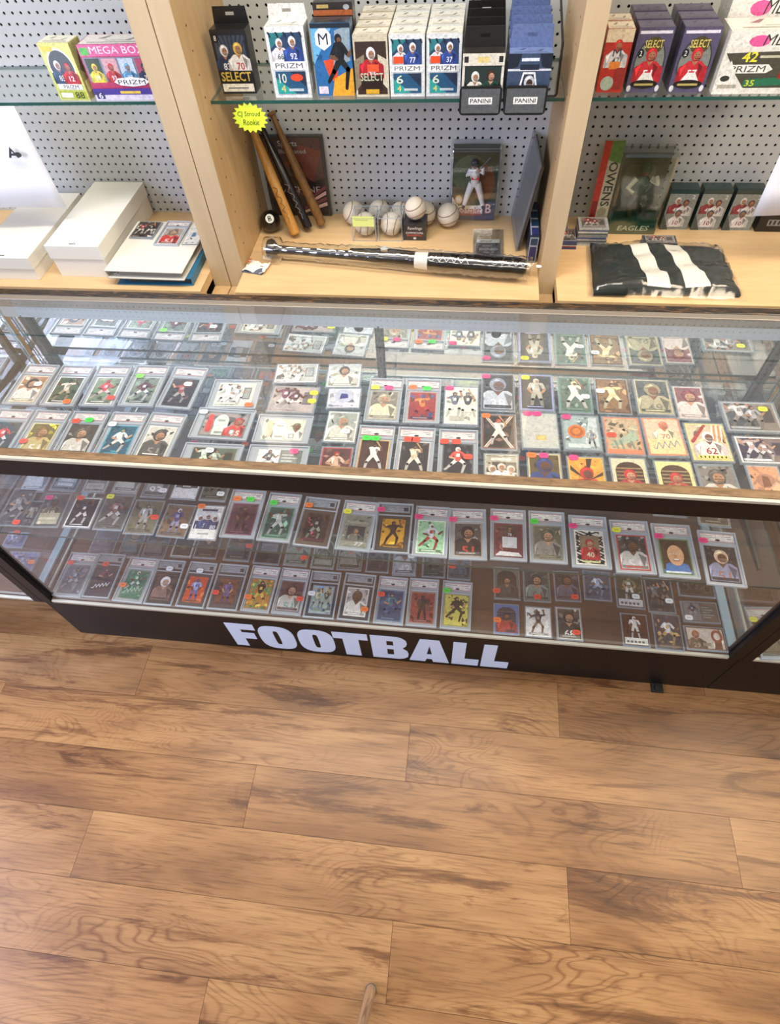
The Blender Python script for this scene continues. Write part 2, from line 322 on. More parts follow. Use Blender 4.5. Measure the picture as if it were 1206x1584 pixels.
def card_art(w, h, style, seed):
    pose, b1, b2, bd, j, p, hl = style.split(';'); r = random.Random(seed); a = Art(w, h)
    a.rect(0, 0, w, h, bd); e = w*.045 if w < h else h*.05
    a.r = (e, e, w-e, h-e); a.rect(0, 0, w, h, b1)
    for i in range(26):       # blurred crowd and stadium behind the player
        x, y = r.random()*w, r.random()*h; s_ = w*(.04+.13*r.random()); f = .5+.85*r.random(); c = shade(b1 if r.random() < .45 else b2, f)
        t = r.random()*3.1; k_ = .3+r.random()*.5
        a.poly([(x+s_*math.cos(t+q_)*(1 if q_ in (0, math.pi) else k_), y+s_*math.sin(t+q_)*(1 if q_ in (0, math.pi) else k_)) for q_ in (0, math.pi/2, math.pi, 3*math.pi/2)], c, 1 if i % 6 == 0 else 0)
    sk = r.choice(['b98a68', '8a5e44', 'c89c7c', '6c4630']); L = w > h; u = min(w, h); m_ = w/2
    if pose in POSE and not L:
        figure(a, m_, h*.07, h*.82, pose, j, p, hl, sk)
        a.rect(w*.12, h*.05, w*.88, h*.12, shade(b2, .7)); a.rect(w*.2, h*.07, w*.7, h*.095, shade(bd, 1.05))
    elif pose == 'bust':
        bust(a, m_, h*.04, h*.98 if not L else h, j, p, hl, sk); a.rect(w*.08, h*.05, w*.92, h*.13, shade(b2, .8)); a.rect(w*.2, h*.075, w*.75, h*.105, shade(bd, 1.1))
    elif pose == 'duo':
        a.poly([(w*.62, 0), (w, 0), (w, h), (w*.52, h)], b2); a.rect(w*.72, h*.3, w*.92, h*.8, shade(hl, 1.15)); a.rect(w*.74, h*.34, w*.90, h*.76, shade(b1, .8))
        figure(a, w*.30, h*.04, h*.98, 'throw', j, p, hl, sk); figure(a, w*.55, h*.02, h*.85, 'run', shade(j, .85), p, hl, sk); a.rect(w*.05, h*.06, w*.6, h*.14, bd)
    elif pose == 'two':
        figure(a, w*.30, h*.18, h*.68, 'throw', j, p, hl, sk, .8); figure(a, w*.70, h*.18, h*.68, 'bat', hl, p, j, sk, .8); a.rect(w*.15, h*.08, w*.6, h*.2, shade(b1, .8))
    elif pose == 'trio':
        a.rect(0, h*.8, w, h*.95, shade(bd, .9)); a.rect(w*.2, h*.84, w*.8, h*.91, j)
        for k, x in enumerate((.22, .5, .78)): bust(a, w*x, h*(.28+.05*(k % 2)), h*.5, j if k != 1 else shade(j, 1.2), p, p, sk)
        a.rect(0, 0, w, h*.28, bd); a.rect(w*.3, h*.12, w*.7, h*.16, shade(bd, .7))
    elif pose == 'logo':
        a.ell(w*.5, h*.62, w*.32, w*.30, b2); a.poly([(w*.36, h*.45), (w*.64, h*.5), (w*.60, h*.72), (w*.40, h*.75)], j); a.rect(w*.15, h*.12, w*.85, h*.26, shade(b2, 1.1))
    elif pose == 'cross':
        for s_ in (1, -1): a.poly([(m_-s_*w*.46, h*.02), (m_-s_*w*.36, h*.02), (m_+s_*w*.46, h*.98), (m_+s_*w*.36, h*.98)], j); a.poly([(m_-s_*w*.42, h*.02), (m_-s_*w*.39, h*.02), (m_+s_*w*.43, h*.98), (m_+s_*w*.40, h*.98)], 'a06848')
        figure(a, m_, h*.12, h*.75, 'bat', j, p, hl, sk)
    elif pose == 'blank':
        a.rect(0, 0, w, h, b1); a.rect(w*.08, h*.45, w*.92, h*.47, shade(b1, .95)); a.rect(w*.38, h*.22, w*.66, h*.36, hl); a.rect(w*.42, h*.25, w*.62, h*.33, shade(hl, 1.1))
    elif pose == 'patch':
        a.poly([(w*.55, h*.1), (w*.95, h*.1), (w*.95, h*.95), (w*.75, h*.95)], b2); figure(a, w*.76, h*.08, h*.5, 'stand', hl, shade(hl, .8), hl, sk)
        a.ell(w*.36, h*.52, w*.25, h*.20, j, 20); a.ell(w*.36, h*.52, w*.19, h*.15, shade(j, .8), 20); a.ell(w*.36, h*.53, w*.11, h*.09, shade(j, 1.1), 16); a.rect(w*.1, h*.05, w*.7, h*.16, shade(b2, 1.05))
    elif pose == 'sketch':
        a.cap((w*.2, h*.25), (w*.75, h*.45), h*.05, h*.11, j); a.cap((w*.7, h*.45), (w*.85, h*.72), h*.08, h*.04, j); a.cap((w*.72, h*.7), (w*.9, h*.66), h*.035, h*.02, p)
        for x in (.25, .4, .7): a.cap((w*x, h*.34), (w*(x+.06), h*.14), h*.025, h*.018, shade(j, .8))
        a.rect(0, 0, w, h*.12, bd)
    elif pose == 'sign':
        a.rect(0, h*.45, w, h*.95, b2); bust(a, w*.55, h*.42, h*.55, p, j, j, 'd0906c'); a.rect(0, 0, w, h*.42, b1)
        q0 = (w*.15, h*.2)
        for k in range(9): q1 = (w*(.15+.08*(k+1)), h*(.2+(.12 if k % 2 else -.04)+.01*k)); a.cap(q0, q1, u*.012, u*.008, '6c88b0'); q0 = q1
    elif pose == 'streak':
        for k in range(6): a.poly([(w*(.6+.06*k), h*.5), (w*(.63+.06*k), h*.5), (w*(.72+.06*k), h*.96), (w*(.67+.06*k), h*.96)], 'e09858' if k % 2 else 'f0e8e0')
        a.cap((w*.1, h*.5), (w*.5, h*.95), w*.05, w*.04, hl); bust(a, w*.52, h*.15, h*.72, j, hl, p, sk); a.rect(w*.1, h*.04, w*.9, h*.13, 'e4dc78'); a.text('ROOKIE' if False else '|||||||', w*.18, h*.06, w*.85, h*.11, '34301c')
    elif pose in ('relic', 'relic2'):
        a.ell(w*.42, h*.58, w*.16, h*.32, p, 20); a.rect(w*.28, h*.06, w*.58, h*.52, p); a.cap((w*.18, h*.25), (w*.16, h*.8), w*.07, w*.06, j); bust(a, w*.80, h*.05, h*.85, j if pose == 'relic' else p, p, hl, sk)
        a.rect(w*.34, h*.12, w*.52, h*.2, shade(p, .7)); a.rect(w*.34, h*.6, w*.5, h*.68, shade(p, .75)); a.rect(w*.66, h*.1, w*.78, h*.3, shade(p, .6)); a.rect(w*.68, h*.13, w*.76, h*.27, p)
    elif pose == 'relicv':
        bust(a, m_, h*.32, h*.6, shade(j, .6), p, hl, sk); a.rect(w*.08, h*.06, w*.92, h*.40, j); a.rect(w*.12, h*.2, w*.8, h*.26, shade(j, 1.2)); a.ell(w*.2, h*.1, w*.08, h*.05, shade(j, 1.25))
    elif pose == 'relicw':
        a.rect(w*.3, h*.72, w*.8, h*.95, j); bust(a, w*.55, h*.62, h*.34, j, p, '38302c', sk); a.rect(w*.26, h*.24, w*.82, h*.62, shade(b2, .8)); a.rect(w*.29, h*.27, w*.79, h*.59, p); a.poly([(0, 0), (w, 0), (w*.85, h*.14), (w*.2, h*.16)], hl)
    elif pose == 'half':
        a.rect(0, 0, w*.5, h, b1); figure(a, w*.28, h*.05, h*.9, 'run', j, p, hl, sk); a.rect(w*.5, 0, w, h, b2)
        for k in range(5): a.rect(w*.55, h*(.2+.13*k), w*(.78+.1*(k % 2)), h*(.25+.13*k), shade(p, .95), 1 if k == 0 else 0)
    elif pose == 'burst':
        for k in range(14): t = 2*math.pi*k/14; a.poly([(m_, h*.4), (m_+w*1.2*math.cos(t), h*.4+w*1.2*math.sin(t)), (m_+w*1.2*math.cos(t+.2), h*.4+w*1.2*math.sin(t+.2))], b2 if k % 2 else shade(b1, 1.1), 1 if k == 0 else 0)
        bust(a, m_, h*.05, h*.8, j, p, hl, sk)
    elif pose == 'arch':
        a.rect(0, 0, w, h, bd); a.rect(w*.1, 0, w*.9, h*.72, b1); a.ell(m_, h*.70, w*.40, h*.22, b1, 20)
        for k in range(7): a.rect(w*.12, h*(.2+.09*k), w*.88, h*(.225+.09*k), b2, 1 if k == 0 else 0)
        bust(a, m_, h*.10, h*.72, j, shade(j, 1.15), hl, sk); a.rect(w*.45, h*.05, w*.85, h*.14, p)
    elif pose == 'window':
        a.rect(w*.15, h*.72, w*.9, h*.8, b2); a.rect(w*.14, h*.20, w*.86, h*.66, shade(bd, .8)); a.rect(w*.18, h*.22, w*.82, h*.64, j); o_ = a.r; a.r = (w*.18, h*.22, w*.82, h*.64); bust(a, m_, h*.18, h*.46, p, shade(p, 1.2), hl, sk); a.r = o_
        a.rect(w*.05, h*.04, w*.95, h*.16, b2); a.text('77', w*.5, h*.05, w*.8, h*.16, 'f0f0f0', shear=.3)
    elif pose == 'zebra':
        for k in range(12): y = h*k/11; a.poly([(0, y), (w, y-w*.4), (w, y-w*.4+h*.045), (0, y+h*.045)], b2, 1 if k == 0 else 0); a.poly([(0, y-w*.4), (w, y), (w, y+h*.045), (0, y-w*.4+h*.045)], b2, 0) if k % 2 else None
        a.rect(w*.18, h*.14, w*.82, h*.84, '88785c'); o_ = a.r; a.r = (w*.18, h*.14, w*.82, h*.84); bust(a, m_, h*.2, h*.62, j, p, hl, sk); a.r = o_; a.rect(w*.2, h*.06, w*.8, h*.11, 'd8d898')
    elif pose == 'face':
        a.rect(0, 0, w, h, b1); a.ell(m_, h*.60, w*.36, h*.33, hl, 20); a.ell(m_, h*.54, w*.27, h*.28, p, 20)
        a.poly([(w*.08, 0), (w*.92, 0), (w*.86, h*.28), (w*.6, h*.34), (w*.4, h*.34), (w*.14, h*.28)], j); a.ell(m_, h*.46, w*.24, h*.22, p, 20)
        for x in (.4, .6): a.ell(w*x, h*.58, w*.045, h*.02, 'f4f0e8', 10, 1); a.ell(w*x, h*.58, w*.02, h*.018, '2c2018', 8, 1)
        a.ell(m_, h*.50, w*.045, h*.04, 'c88c68'); a.ell(m_, h*.40, w*.12, h*.045, '9c4840'); a.ell(m_, h*.41, w*.10, h*.025, 'f4efe8'); a.rect(0, 0, w, h*.12, j); a.rect(w*.1, h*.03, w*.9, h*.08, 'dce4f0')
    elif pose == 'oval':
        a.ell(m_, h*.5, w*.42, h*.36, bd, 20); a.ell(m_, h*.5, w*.36, h*.31, shade(b1, .9), 20); bust(a, m_, h*.28, h*.5, p, j, hl, sk); a.rect(w*.1, h*.08, w*.9, h*.24, bd); a.rect(w*.2, h*.12, w*.8, h*.2, j)
    elif pose == 'crossw':
        a.rect(0, h*.30, w, h*.70, b2); a.rect(0, 0, w, h*.3, bd); a.rect(0, h*.7, w, h, bd, 0); a.rect(w*.30, h*.28, w*.70, h*.72, '303034'); a.rect(w*.33, h*.31, w*.67, h*.69, j)
    elif pose == 'script':
        figure(a, m_, h*.2, h*.75, 'run', p, hl, hl, sk); a.poly([(w*.05, h*.12), (w*.95, h*.22), (w*.95, h*.42), (w*.05, h*.26)], shade(b2, .8)); q0 = (w*.12, h*.2)
        for k in range(10): q1 = (w*(.12+.078*(k+1)), h*(.2+(.12 if k % 2 else 0)+.012*k)); a.cap(q0, q1, u*.018, u*.014, j); q0 = q1
    elif pose in ('mosaic', 'camo'):
        for k in range(46): x, y = r.random()*w, r.random()*h; s_ = w*(.05+.07*r.random()); c = r.choice([b1, b2, j, p, shade(j, 1.2)]) if pose == 'mosaic' else r.choice([b1, b2, b1, shade(b1, 1.15)]); t = r.random()*3; a.poly([(x+s_*math.cos(t+k_*2.1), y+s_*math.sin(t+k_*2.1)*(.8)) for k_ in range(3)], c, 1 if k % 8 == 0 else 0)
        figure(a, m_, h*.12, h*.8, 'run' if pose == 'camo' else 'bat', hl, j, hl, sk)
    elif pose == 'plaque':
        a.rect(w*.15, h*.32, w*.85, h*.62, shade(j, .8)); a.rect(w*.18, h*.35, w*.82, h*.59, j); [a.rect(w*.24, h*(.40+.05*k), w*.76, h*(.415+.05*k), shade(j, .6)) for k in range(3)]
    elif pose == 'ring':
        a.rect(0, 0, w*.68, h, b1); bust(a, w*.25, h*.05, h*.9, j, b2, hl, sk); a.rect(w*.4, h*.15, w*.62, h*.3, shade(b2, .8)); a.rect(w*.72, 0, w*.9, h*.4, bd); a.ell(w*.80, h*.62, w*.15, h*.29, hl, 20); a.ell(w*.80, h*.62, w*.085, h*.17, p, 20)
    elif pose == 'base':
        figure(a, m_, h*.24, h*.7, 'stand', j, p, j, sk, 1.2); a.rect(0, 0, w, h*.24, p)
        for k in range(5): a.rect(w*(.12+.15*k), h*.08, w*(.22+.15*k), h*.15, '706860', 1 if k == 0 else 0)
    else: bust(a, m_, h*.04, h*.9, j, p, hl, sk)
    return a
STK = {'o': 'f07830', 'p': 'ee3c84', 'y': 'f0ee3c', 'g': '3cd840', 'l': '86ee50', 'w': 'eceef2', 'r': 'ec4c34'}

def card_item(kind, x, y, rot, w, h, desc, style, stk, row, z, seed):
    name = {'P': 'graded_card_slab', 'K': 'graded_card_slab', 'L': 'graded_card_slab', 'T': 'card_in_toploader', 'M': 'card_in_toploader'}[kind]
    t = thing(name, desc + ', ' + row, 'trading card', (x, y, z), rot, 'cards in the ' + row)
    b = MB(); hw, hh = w/2, h/2
    if kind in 'PKL':
        H = .0062; e = .0034
        b.box(-hw, hw, -hh, hh, 0, .0022)
        for q in ((-hw, -hw+e, -hh, hh), (hw-e, hw, -hh, hh), (-hw+e, hw-e, -hh, -hh+e), (-hw+e, hw-e, hh-e, hh)): b.box(*q, .0022, H)
        if kind != 'L': b.box(-hw+e, hw-e, hh-.037, hh-.034, .0022, .005)
        b.build('slab_case', M['plastic'], t, bevel=.0006)
        if kind == 'L': cw, ch, cy, cx = w-.030, h-.018, 0, .004 if w > .13 else 0
        else: cw, ch, cx, cy = .066, .0925, 0, -hh+.009+.0465
        if kind == 'K':
            f = MB(); f.box(-hw+.005, hw-.005, -hh+.005, hh-.005, .0023, .0029, 0, lin(style.split(';')[3] if style.split(';')[3] < '80' else '34363a')); f.build('black_inner_frame', M['flat'], t); cw -= .006; ch -= .008
        if kind != 'L':
            la = Art(.071, .0205); K = kind == 'K'
            la.rect(0, 0, .071, .0205, 'e8e4e2' if not K else '9aa0a8'); 
            if not K:
                la.rect(0, 0, .071, .0012, 'd07078'); la.rect(0, .0193, .071, .0205, 'd07078', 0)
            for k in range(3): la.rect(.005, .014-.0045*k, .005+.012+.008*((seed+k) % 3), .0152-.0045*k, '6c6c74', 1 if k == 0 else 0)
            la.rect(.052, .013, .066, .0148, '6c6c74', 0); la.rect(.056, .008, .066, .0098, '6c6c74', 0)
            la.ell(.0355, .004, .0055, .0028, '24282c', 10) if not K else la.rect(.056, .005, .067, .016, '3c4048')
            m_ = MB(); la.put(m_, (-.0355, hh-.0045-.0205-.002, .0033), (1, 0, 0), (0, 1, 0)); m_.build('grade_label', M['print'], t)
        zc = .0031
    else:
        th = .0024 if w < .079 else .0050
        b.box(-hw, hw, -hh, hh, 0, th); b.build('toploader_sleeve', M['sleeve'], t, bevel=.0005)
        H = th + .0015; cw, ch, cx, cy = min(w-.006, w*.93), min(h-.007, h*.93), 0, 0; zc = th + .0002
    a = card_art(cw, ch, style, seed); m_ = MB()
    m_.box(cx-cw/2, cx+cw/2, cy-ch/2, cy+ch/2, zc-.0006, zc-.00002, 0, lin('d8d6d0')); a.put(m_, (cx-cw/2, cy-ch/2, zc), (1, 0, 0), (0, 1, 0), step=.00004)
    m_.build('card', M['print'], t)
    for s_ in stk.split():
        c = STK[s_[0]]; u, v = [float(q) for q in s_[1:].strip('.').split(',')] if not s_[1] == '.' else (float('0'+s_[1:].split(',')[0]), float('0'+s_[1:].split(',')[1]))
        px, py = -hw + u*w, -hh + v*h; rw, rh = .0102, .0074; s = MB()
        n = 8; ring = [(px+rw*math.copysign(abs(math.cos(2*math.pi*(k+.5)/n))**.6, math.cos(2*math.pi*(k+.5)/n)), py+rh*math.copysign(abs(math.sin(2*math.pi*(k+.5)/n))**.6, math.sin(2*math.pi*(k+.5)/n))) for k in range(n)]
        s.add([(q[0], q[1], H) for q in ring]+[(q[0], q[1], H+.0004) for q in ring], [tuple(range(n, 2*n))]+[(k, (k+1) % n, n+(k+1) % n, n+k) for k in range(n)], 0, lin(c))
        sa = Art(.014, .008); [sa.rect(.002+.0032*k, .003, .0036+.0032*k, .0058, shade(c, .55), 1 if k == 0 else 0) for k in range(3)]
        sa.put(s, (px-.006, py-.0042, H+.0004), (1, 0, 0), (0, 1, 0)); s.build('price_sticker', M['flat'], t)
    return t
CARDS = [
 ('upper shelf rear row', 0.7, [
  ('K', -0.1091, 0.3794, 0.032, 0.087, 0.1415, 'black-framed slab with a dark photo card', 'run;444444;666666;303030;777777;888888;555555', ''),
  ('P', 0.0422, 0.3581, 0.003, 0.087, 0.1415, 'graded slab holding a sepia card with white-shirted player', 'bust;b08058;d8d0c0;e8d8b8;f0eee6;e8e4d8;2a2a2a', 'w.7,.5'),
  ('P', 0.137, 0.3597, 0.017, 0.087, 0.1415, 'graded slab with white-bordered card and dark crowd of players', 'throw;5a6a50;3a3c3c;f2f2ee;e8e0d0;b8a888;2c3a34', 'o.75,.1'),
  ('P', 0.2348, 0.3639, 0.033, 0.087, 0.1415, 'graded slab with red-shirted runner on green field', 'run;809878;98a090;f2f2ee;d84a54;e8d0d0;c03038', 'r.82,.2'),
  ('P', 0.3311, 0.3705, 0.018, 0.087, 0.1415, 'graded slab with dark leaning player and lime tag', 'run;788878;505c58;c8ccc8;5a2028;e8e8ee;203040', 'l.25,.72'),
  ('P', 0.428, 0.369, -0.037, 0.087, 0.1415, 'graded slab with two grappling players on black', 'throw;2c2a2c;503c38;3a3838;9c4a3c;b0a8a4;8c5040', 'w.62,.58'),
  ('L', 0.5622, 0.3549, 0.033, 0.1199, 0.0962, 'landscape slab with pale card of two white-suited players', 'duo;d8dcd4;e8e8dc;e8ecdc;f4f4f0;f4f4f0;505860', 'o.85,.12'),
  ('M', 0.6964, 0.4342, 0.07, 0.1083, 0.0714, 'pale landscape card with grey portrait window', 'duo;e4e8e8;ccd0cc;f4f4f4;c8c8c0;e4e4e4;707870', ''),
  ('M', 0.7069, 0.3452, -0.0, 0.1141, 0.09, 'landscape card with purple and silver helmet art', 'duo;a49c9c;c8bcb8;b8b0b0;7a5060;e8e8e8;6a5a68', 'y.9,.45 y.9,.75'),
  ('T', 0.8138, 0.4331, 0.062, 0.0847, 0.0865, 'clear sleeve with oval white and tan jersey card', 'bust;d4dad8;b8b8a0;e4e8ea;e8e4d8;e8e4d8;484440', ''),
  ('T', 0.8257, 0.3564, 0.062, 0.0802, 0.0683, 'cloudy sleeve with pale card and small blue square', 'logo;d8dce4;c8cce0;e4e8f0;40408a;e0e0ea;40408a', ''),  # glare is put into this card's pale colours
  ('P', 0.9198, 0.3574, 0.01, 0.0806, 0.1415, 'graded slab of greyhaired figure with yellow and pink tags', 'bust;8a8478;a8a090;b8b4a8;ece4c0;d8d4c8;b0a890', 'y.2,.77 p.6,.77'),
  ('P', 1.0091, 0.3596, 0.022, 0.0826, 0.1415, 'graded slab with colourful red and blue action art', 'throw;a03a30;3a4a78;c8a8a0;d88a4c;b83c34;3c5aa0', 'o.2,.8 g.6,.78'),
  ('T', 1.0978, 0.3495, 0.018, 0.0799, 0.1253, 'slab with cream autograph card printed with two small figures', 'two;f0eedc;f4f2e4;f4f0e8;687080;ecebdc;505050', 'p.15,.93'),
  ('T', 1.1804, 0.401, 0.008, 0.0778, 0.1256, 'black card of a white-uniformed quarterback in a thick holder', 'bust;2c2e30;44484c;5c6064;c4ccd8;e8e8f0;9098a8', 'p.15,.9'),
  ('T', 1.2679, 0.4027, 0.004, 0.0801, 0.1229, 'charcoal card of a pale batter beside a lavender strip', 'stand;3a3c3c;50504c;a4a8dc;c8c4b4;b8b4a4;d8d4c4', 'y.2,.88'),
  ('T', 1.3545, 0.4026, 0.003, 0.0761, 0.1202, 'green-framed card of a white batter in a thick holder', 'bat;5c7064;90a898;6a9888;f0eee0;ecece4;dcd8b0', 'w.8,.45'),
  ('T', 1.4388, 0.4034, -0.0, 0.0754, 0.1151, 'brown and gold card of a leaping player', 'throw;8c6a44;b89468;6c4428;ecd8a0;e8dcb8;4c3020', 'w.15,.62'),
  ('T', 1.527, 0.4036, 0.0, 0.08, 0.1162, 'dark card with faded gold lower edge under glare', 'bust;50585c;6c6c60;c8c098;b8b090;888878;a09878', ''),
  ('T', 1.606, 0.3919, 0.001, 0.0675, 0.1081, 'maroon and white card under glare', 'bust;8a5a60;c8b8b4;d8ccc4;e8d8d4;e4dcd8;783840', ''),
  ('M', 1.7247, 0.354, 0.013, 0.1179, 0.0936, 'landscape card with arc of dark stripes', 'duo;585c60;888078;b0b4b8;d8d8dc;989088;483c44', 'y.75,.75'),
 ]),
 ('upper shelf middle row', 0.7, [
  ('P', 0.0489, 0.2006, 0.01, 0.087, 0.1415, 'graded slab with dark teal and red card', 'run;384448;5a3c40;444c50;c83c34;d8d8d8;284858', 'r.4,.05'),
  ('P', 0.143, 0.2022, 0.009, 0.087, 0.1415, 'graded slab with yellow stripe and pale-trousered player', 'bust;6c6444;e8e040;d8d4a0;c8b878;e8e4d8;705c30', 'r.15,.3'),
  ('P', 0.2374, 0.2049, 0.024, 0.087, 0.1415, 'graded slab with grey card under red and green tags', 'bust;504c44;88847c;484440;d8d4c8;ecece4;605c50', 'r.2,.77 g.55,.8'),
  ('P', 0.3326, 0.2078, 0.012, 0.087, 0.1415, 'graded slab with teal card of a white and green player', 'run;285c74;3c98a8;50a8c4;d8e4e4;e8e4d8;287858', 'w.15,.72'),
  ('P', 0.4238, 0.2107, -0.032, 0.087, 0.1415, 'graded slab with cream card of a dark helmet close-up', 'bust;d4d0c4;707068;f0eedc;585854;989488;484844', ''),
  ('L', 0.5593, 0.2577, -0.015, 0.1367, 0.0938, 'landscape slab with pale green relic and red-shirted player', 'relic;a89c98;5c6c64;7c8484;d84c48;dcece0;b03c3c', 'w.1,.85'),
  ('L', 0.703, 0.2512, 0.019, 0.1278, 0.0852, 'landscape slab with cream puzzle-shaped card', 'relic2;ecead4;dcd8c0;c4ccc8;e8c8a8;f0f0e4;707460', ''),
  ('T', 0.8338, 0.2689, 0.009, 0.0749, 0.0973, 'white-bordered card of a pale grey portrait', 'bust;a8b0a8;c4c8b8;f0f4ec;dcdcd0;d8dccc;98a094', 'w.65,.35'),
  ('P', 0.9158, 0.2031, 0.004, 0.08, 0.1415, 'graded slab with player in white and green tag band', 'bat;4c2c24;30281c;d8b478;f0eee4;ece8e0;28241c', 'g.25,.73 g.5,.73'),
  ('P', 1.0041, 0.2036, -0.002, 0.083, 0.1415, 'graded slab with black and cream batter under red tag', 'bat;2c2828;504844;c8c8c8;d8c8a8;e8e0d0;3c3834', 'r.3,.74 r.5,.74'),
  ('P', 1.097, 0.2033, 0.02, 0.0851, 0.1415, 'graded slab with black and white scene and red splash', 'run;28282c;585c60;606468;e05040;ecece8;e8e8e8', 'r.15,.74 r.45,.74 r.75,.45'),
  ('T', 1.183, 0.2767, 0.02, 0.0785, 0.1077, 'bronze card crossed by a white X shape', 'cross;3c342c;6c5448;8c6450;ece0d4;f0e8dc;c84840', 'o.15,.93'),
  ('T', 1.2717, 0.2835, 0.026, 0.0813, 0.1092, 'plain pale grey card with a small gold mark', 'blank;c8cac4;d0d2cc;c0c8c4;d8b870;c8cac4;d8b870', 'p.2,.95 p.45,.95'),
  ('T', 1.3602, 0.2831, 0.017, 0.0819, 0.1064, 'silver card with an orange round patch', 'patch;a8bcbc;c8d4d4;98a8ac;e07c38;e4ecec;98a0a4', 'p.15,.92'),
  ('T', 1.4473, 0.2804, 0.015, 0.0811, 0.1136, 'tan card with pale horse-like sketch and salmon base', 'sketch;c8b090;a89878;e08c68;a8b8a0;d8c8a0;788878', 'r.2,.5'),
  ('T', 1.5323, 0.2832, 0.039, 0.0838, 0.1153, 'cream card with red-capped player and blue signature', 'sign;ecd8a0;e4ccb0;e09078;dc7864;f0e8c0;b84c40', ''),
  ('T', 1.621, 0.2738, 0.026, 0.0848, 0.1115, 'yellow-bordered card of a white player with orange streaks', 'streak;dcc8a8;c0b090;e0dc90;f0e8e4;ecece8;b04038', ''),
  ('M', 1.7264, 0.2583, 0.026, 0.1055, 0.0784, 'white-framed landscape card with navy and pink art', 'duo;3c3c58;807070;e8ecf0;c8b0b0;d8d8e0;383858', ''),
 ]),
 ('upper shelf front row', 0.7, [
  ('L', 0.5601, 0.1551, 0.009, 0.135, 0.084, 'landscape slab with dark green field scene', 'duo;384438;5c6c58;9ca4a4;c8dcc8;d8e0c8;584038', 'w.45,.75'),
  ('L', 0.7084, 0.1595, 0.025, 0.135, 0.084, 'landscape slab with white left half and pink tag', 'half;eceeec;687878;b4bcc0;585c60;c8ccc8;484c50', 'p.75,.8'),
  ('T', 0.8367, 0.1533, 0.026, 0.071, 0.112, 'red-edged card of two tangled players', 'run;5c3434;a87868;b85050;dcb8a0;d8a890;a83830', ''),
  ('T', 1.1897, 0.1581, 0.026, 0.0744, 0.112, 'bronze card with three pale faces', 'trio;5c5448;98907c;c8c4b0;ece4d8;d8d0c0;b8a890', 'r.3,.35'),
  ('T', 1.2785, 0.1662, 0.025, 0.0722, 0.112, 'gold-framed navy card of a cap-wearing player', 'bust;685838;504428;d8cc98;384c88;e8e4d8;384478', 'o.15,.92 p.5,.92'),
  ('T', 1.3638, 0.1621, 0.028, 0.0771, 0.112, 'orange sunburst card of a red-shirted player', 'burst;e8a040;402c24;e8b858;d84438;ece4d8;c83028', 'p.2,.95'),
  ('T', 1.4503, 0.1646, 0.028, 0.0747, 0.112, 'arched brown card of a red-shirted player', 'arch;4c3424;a88c60;dcd8b8;b83c3c;e8e0b0;c03030', ''),
  ('T', 1.5407, 0.1628, 0.027, 0.0768, 0.112, 'arched gold card of a red-shirted player', 'arch;54402c;b09c70;ece4a0;c04440;f0e8b8;b83838', ''),
  ('T', 1.6225, 0.16, 0.042, 0.0775, 0.112, 'grey card of a crouching catcher', 'bust;888480;a8a8a4;889498;d8d4cc;c8c4bc;605c58', ''),
  ('T', 1.7152, 0.1649, 0.012, 0.0664, 0.112, 'peach card of a brown glove', 'logo;e0a078;b08068;a8acb0;7c4c34;c89878;6c4030', ''),
 ]),
 ('lower shelf front row', 0.5, [
  ('T', -0.002, 0.1257, 0.047, 0.065, 0.118, 'dark card ending in a red tag', 'run;4c5058;686870;606870;888c90;a8a8a8;404448', 'r.8,.1'),
  ('T', 0.0447, 0.1084, -0.003, 0.0378, 0.0795, 'narrow dark card of a grey player', 'stand;44484c;606468;54585c;90948c;888c88;2c3034', ''),
  ('T', 0.0937, 0.1237, 0.072, 0.0682, 0.1067, 'grey card with cream jersey relic and pink tag', 'relicv;4c5054;707478;60686c;b8b4a0;d0ccb4;34383c', 'p.2,.85'),
  ('T', 0.1762, 0.1224, 0.025, 0.073, 0.0958, 'white-framed black card of a dark player', 'throw;28282c;1c1c20;f0f0f4;383838;e8e8e8;303030', 'r.2,.95'),
  ('T', 0.2573, 0.1289, 0.022, 0.0767, 0.1084, 'grey card of a diving player with yellow tag', 'run;585854;6c6864;686c6c;8c6c68;c8c8c8;3c4468', 'y.15,.93'),
  ('T', 0.3387, 0.1209, 0.023, 0.0778, 0.1033, 'olive card of a white-numbered player', 'stand;706c54;64685c;787468;b8b8b8;a8a8a4;405058', 'r.85,.5'),
  ('T', 0.4227, 0.1163, -0.014, 0.0744, 0.0984, 'tan card of a purple-uniformed player', 'stand;7c6450;6c6860;807468;585078;9898b8;c8ccd8', 'w.85,.35'),
  ('T', 0.5, 0.1175, 0.025, 0.0716, 0.1028, 'white card of three navy-suited players', 'trio;dce0e4;e8e8e8;ecece8;3c4870;dcdce4;34406c', 'o.15,.95'),
  ('P', 0.585, 0.1491, 0.012, 0.087, 0.1415, 'graded slab with purple and maroon card', 'stand;5c3848;704858;88586c;503038;483038;403034', 'o.2,.8 g.6,.8'),
  ('P', 0.6771, 0.1458, -0.022, 0.0821, 0.1415, 'graded slab with green-lit white player', 'throw;3c5c54;90bca4;78a890;c8ccc4;d8e0d8;405c54', 'g.2,.78'),
  ('K', 0.7712, 0.1389, -0.047, 0.087, 0.1415, 'black-framed slab with brown and pink diagonal art', 'throw;443830;a04c5c;584a40;383430;98a498;302c2c', 'o.15,.82'),
  ('P', 0.8692, 0.1363, -0.031, 0.0841, 0.1415, 'graded slab with silver card and dark portrait window', 'window;8c8c80;a0a08c;989c90;404044;787870;585858', 'y.15,.76'),
  ('K', 0.9564, 0.1374, 0.007, 0.087, 0.1415, 'black-framed slab with a glowing gold card', 'throw;d8a030;a86c20;403c34;40302c;503828;30282c', 'p.1,.85'),
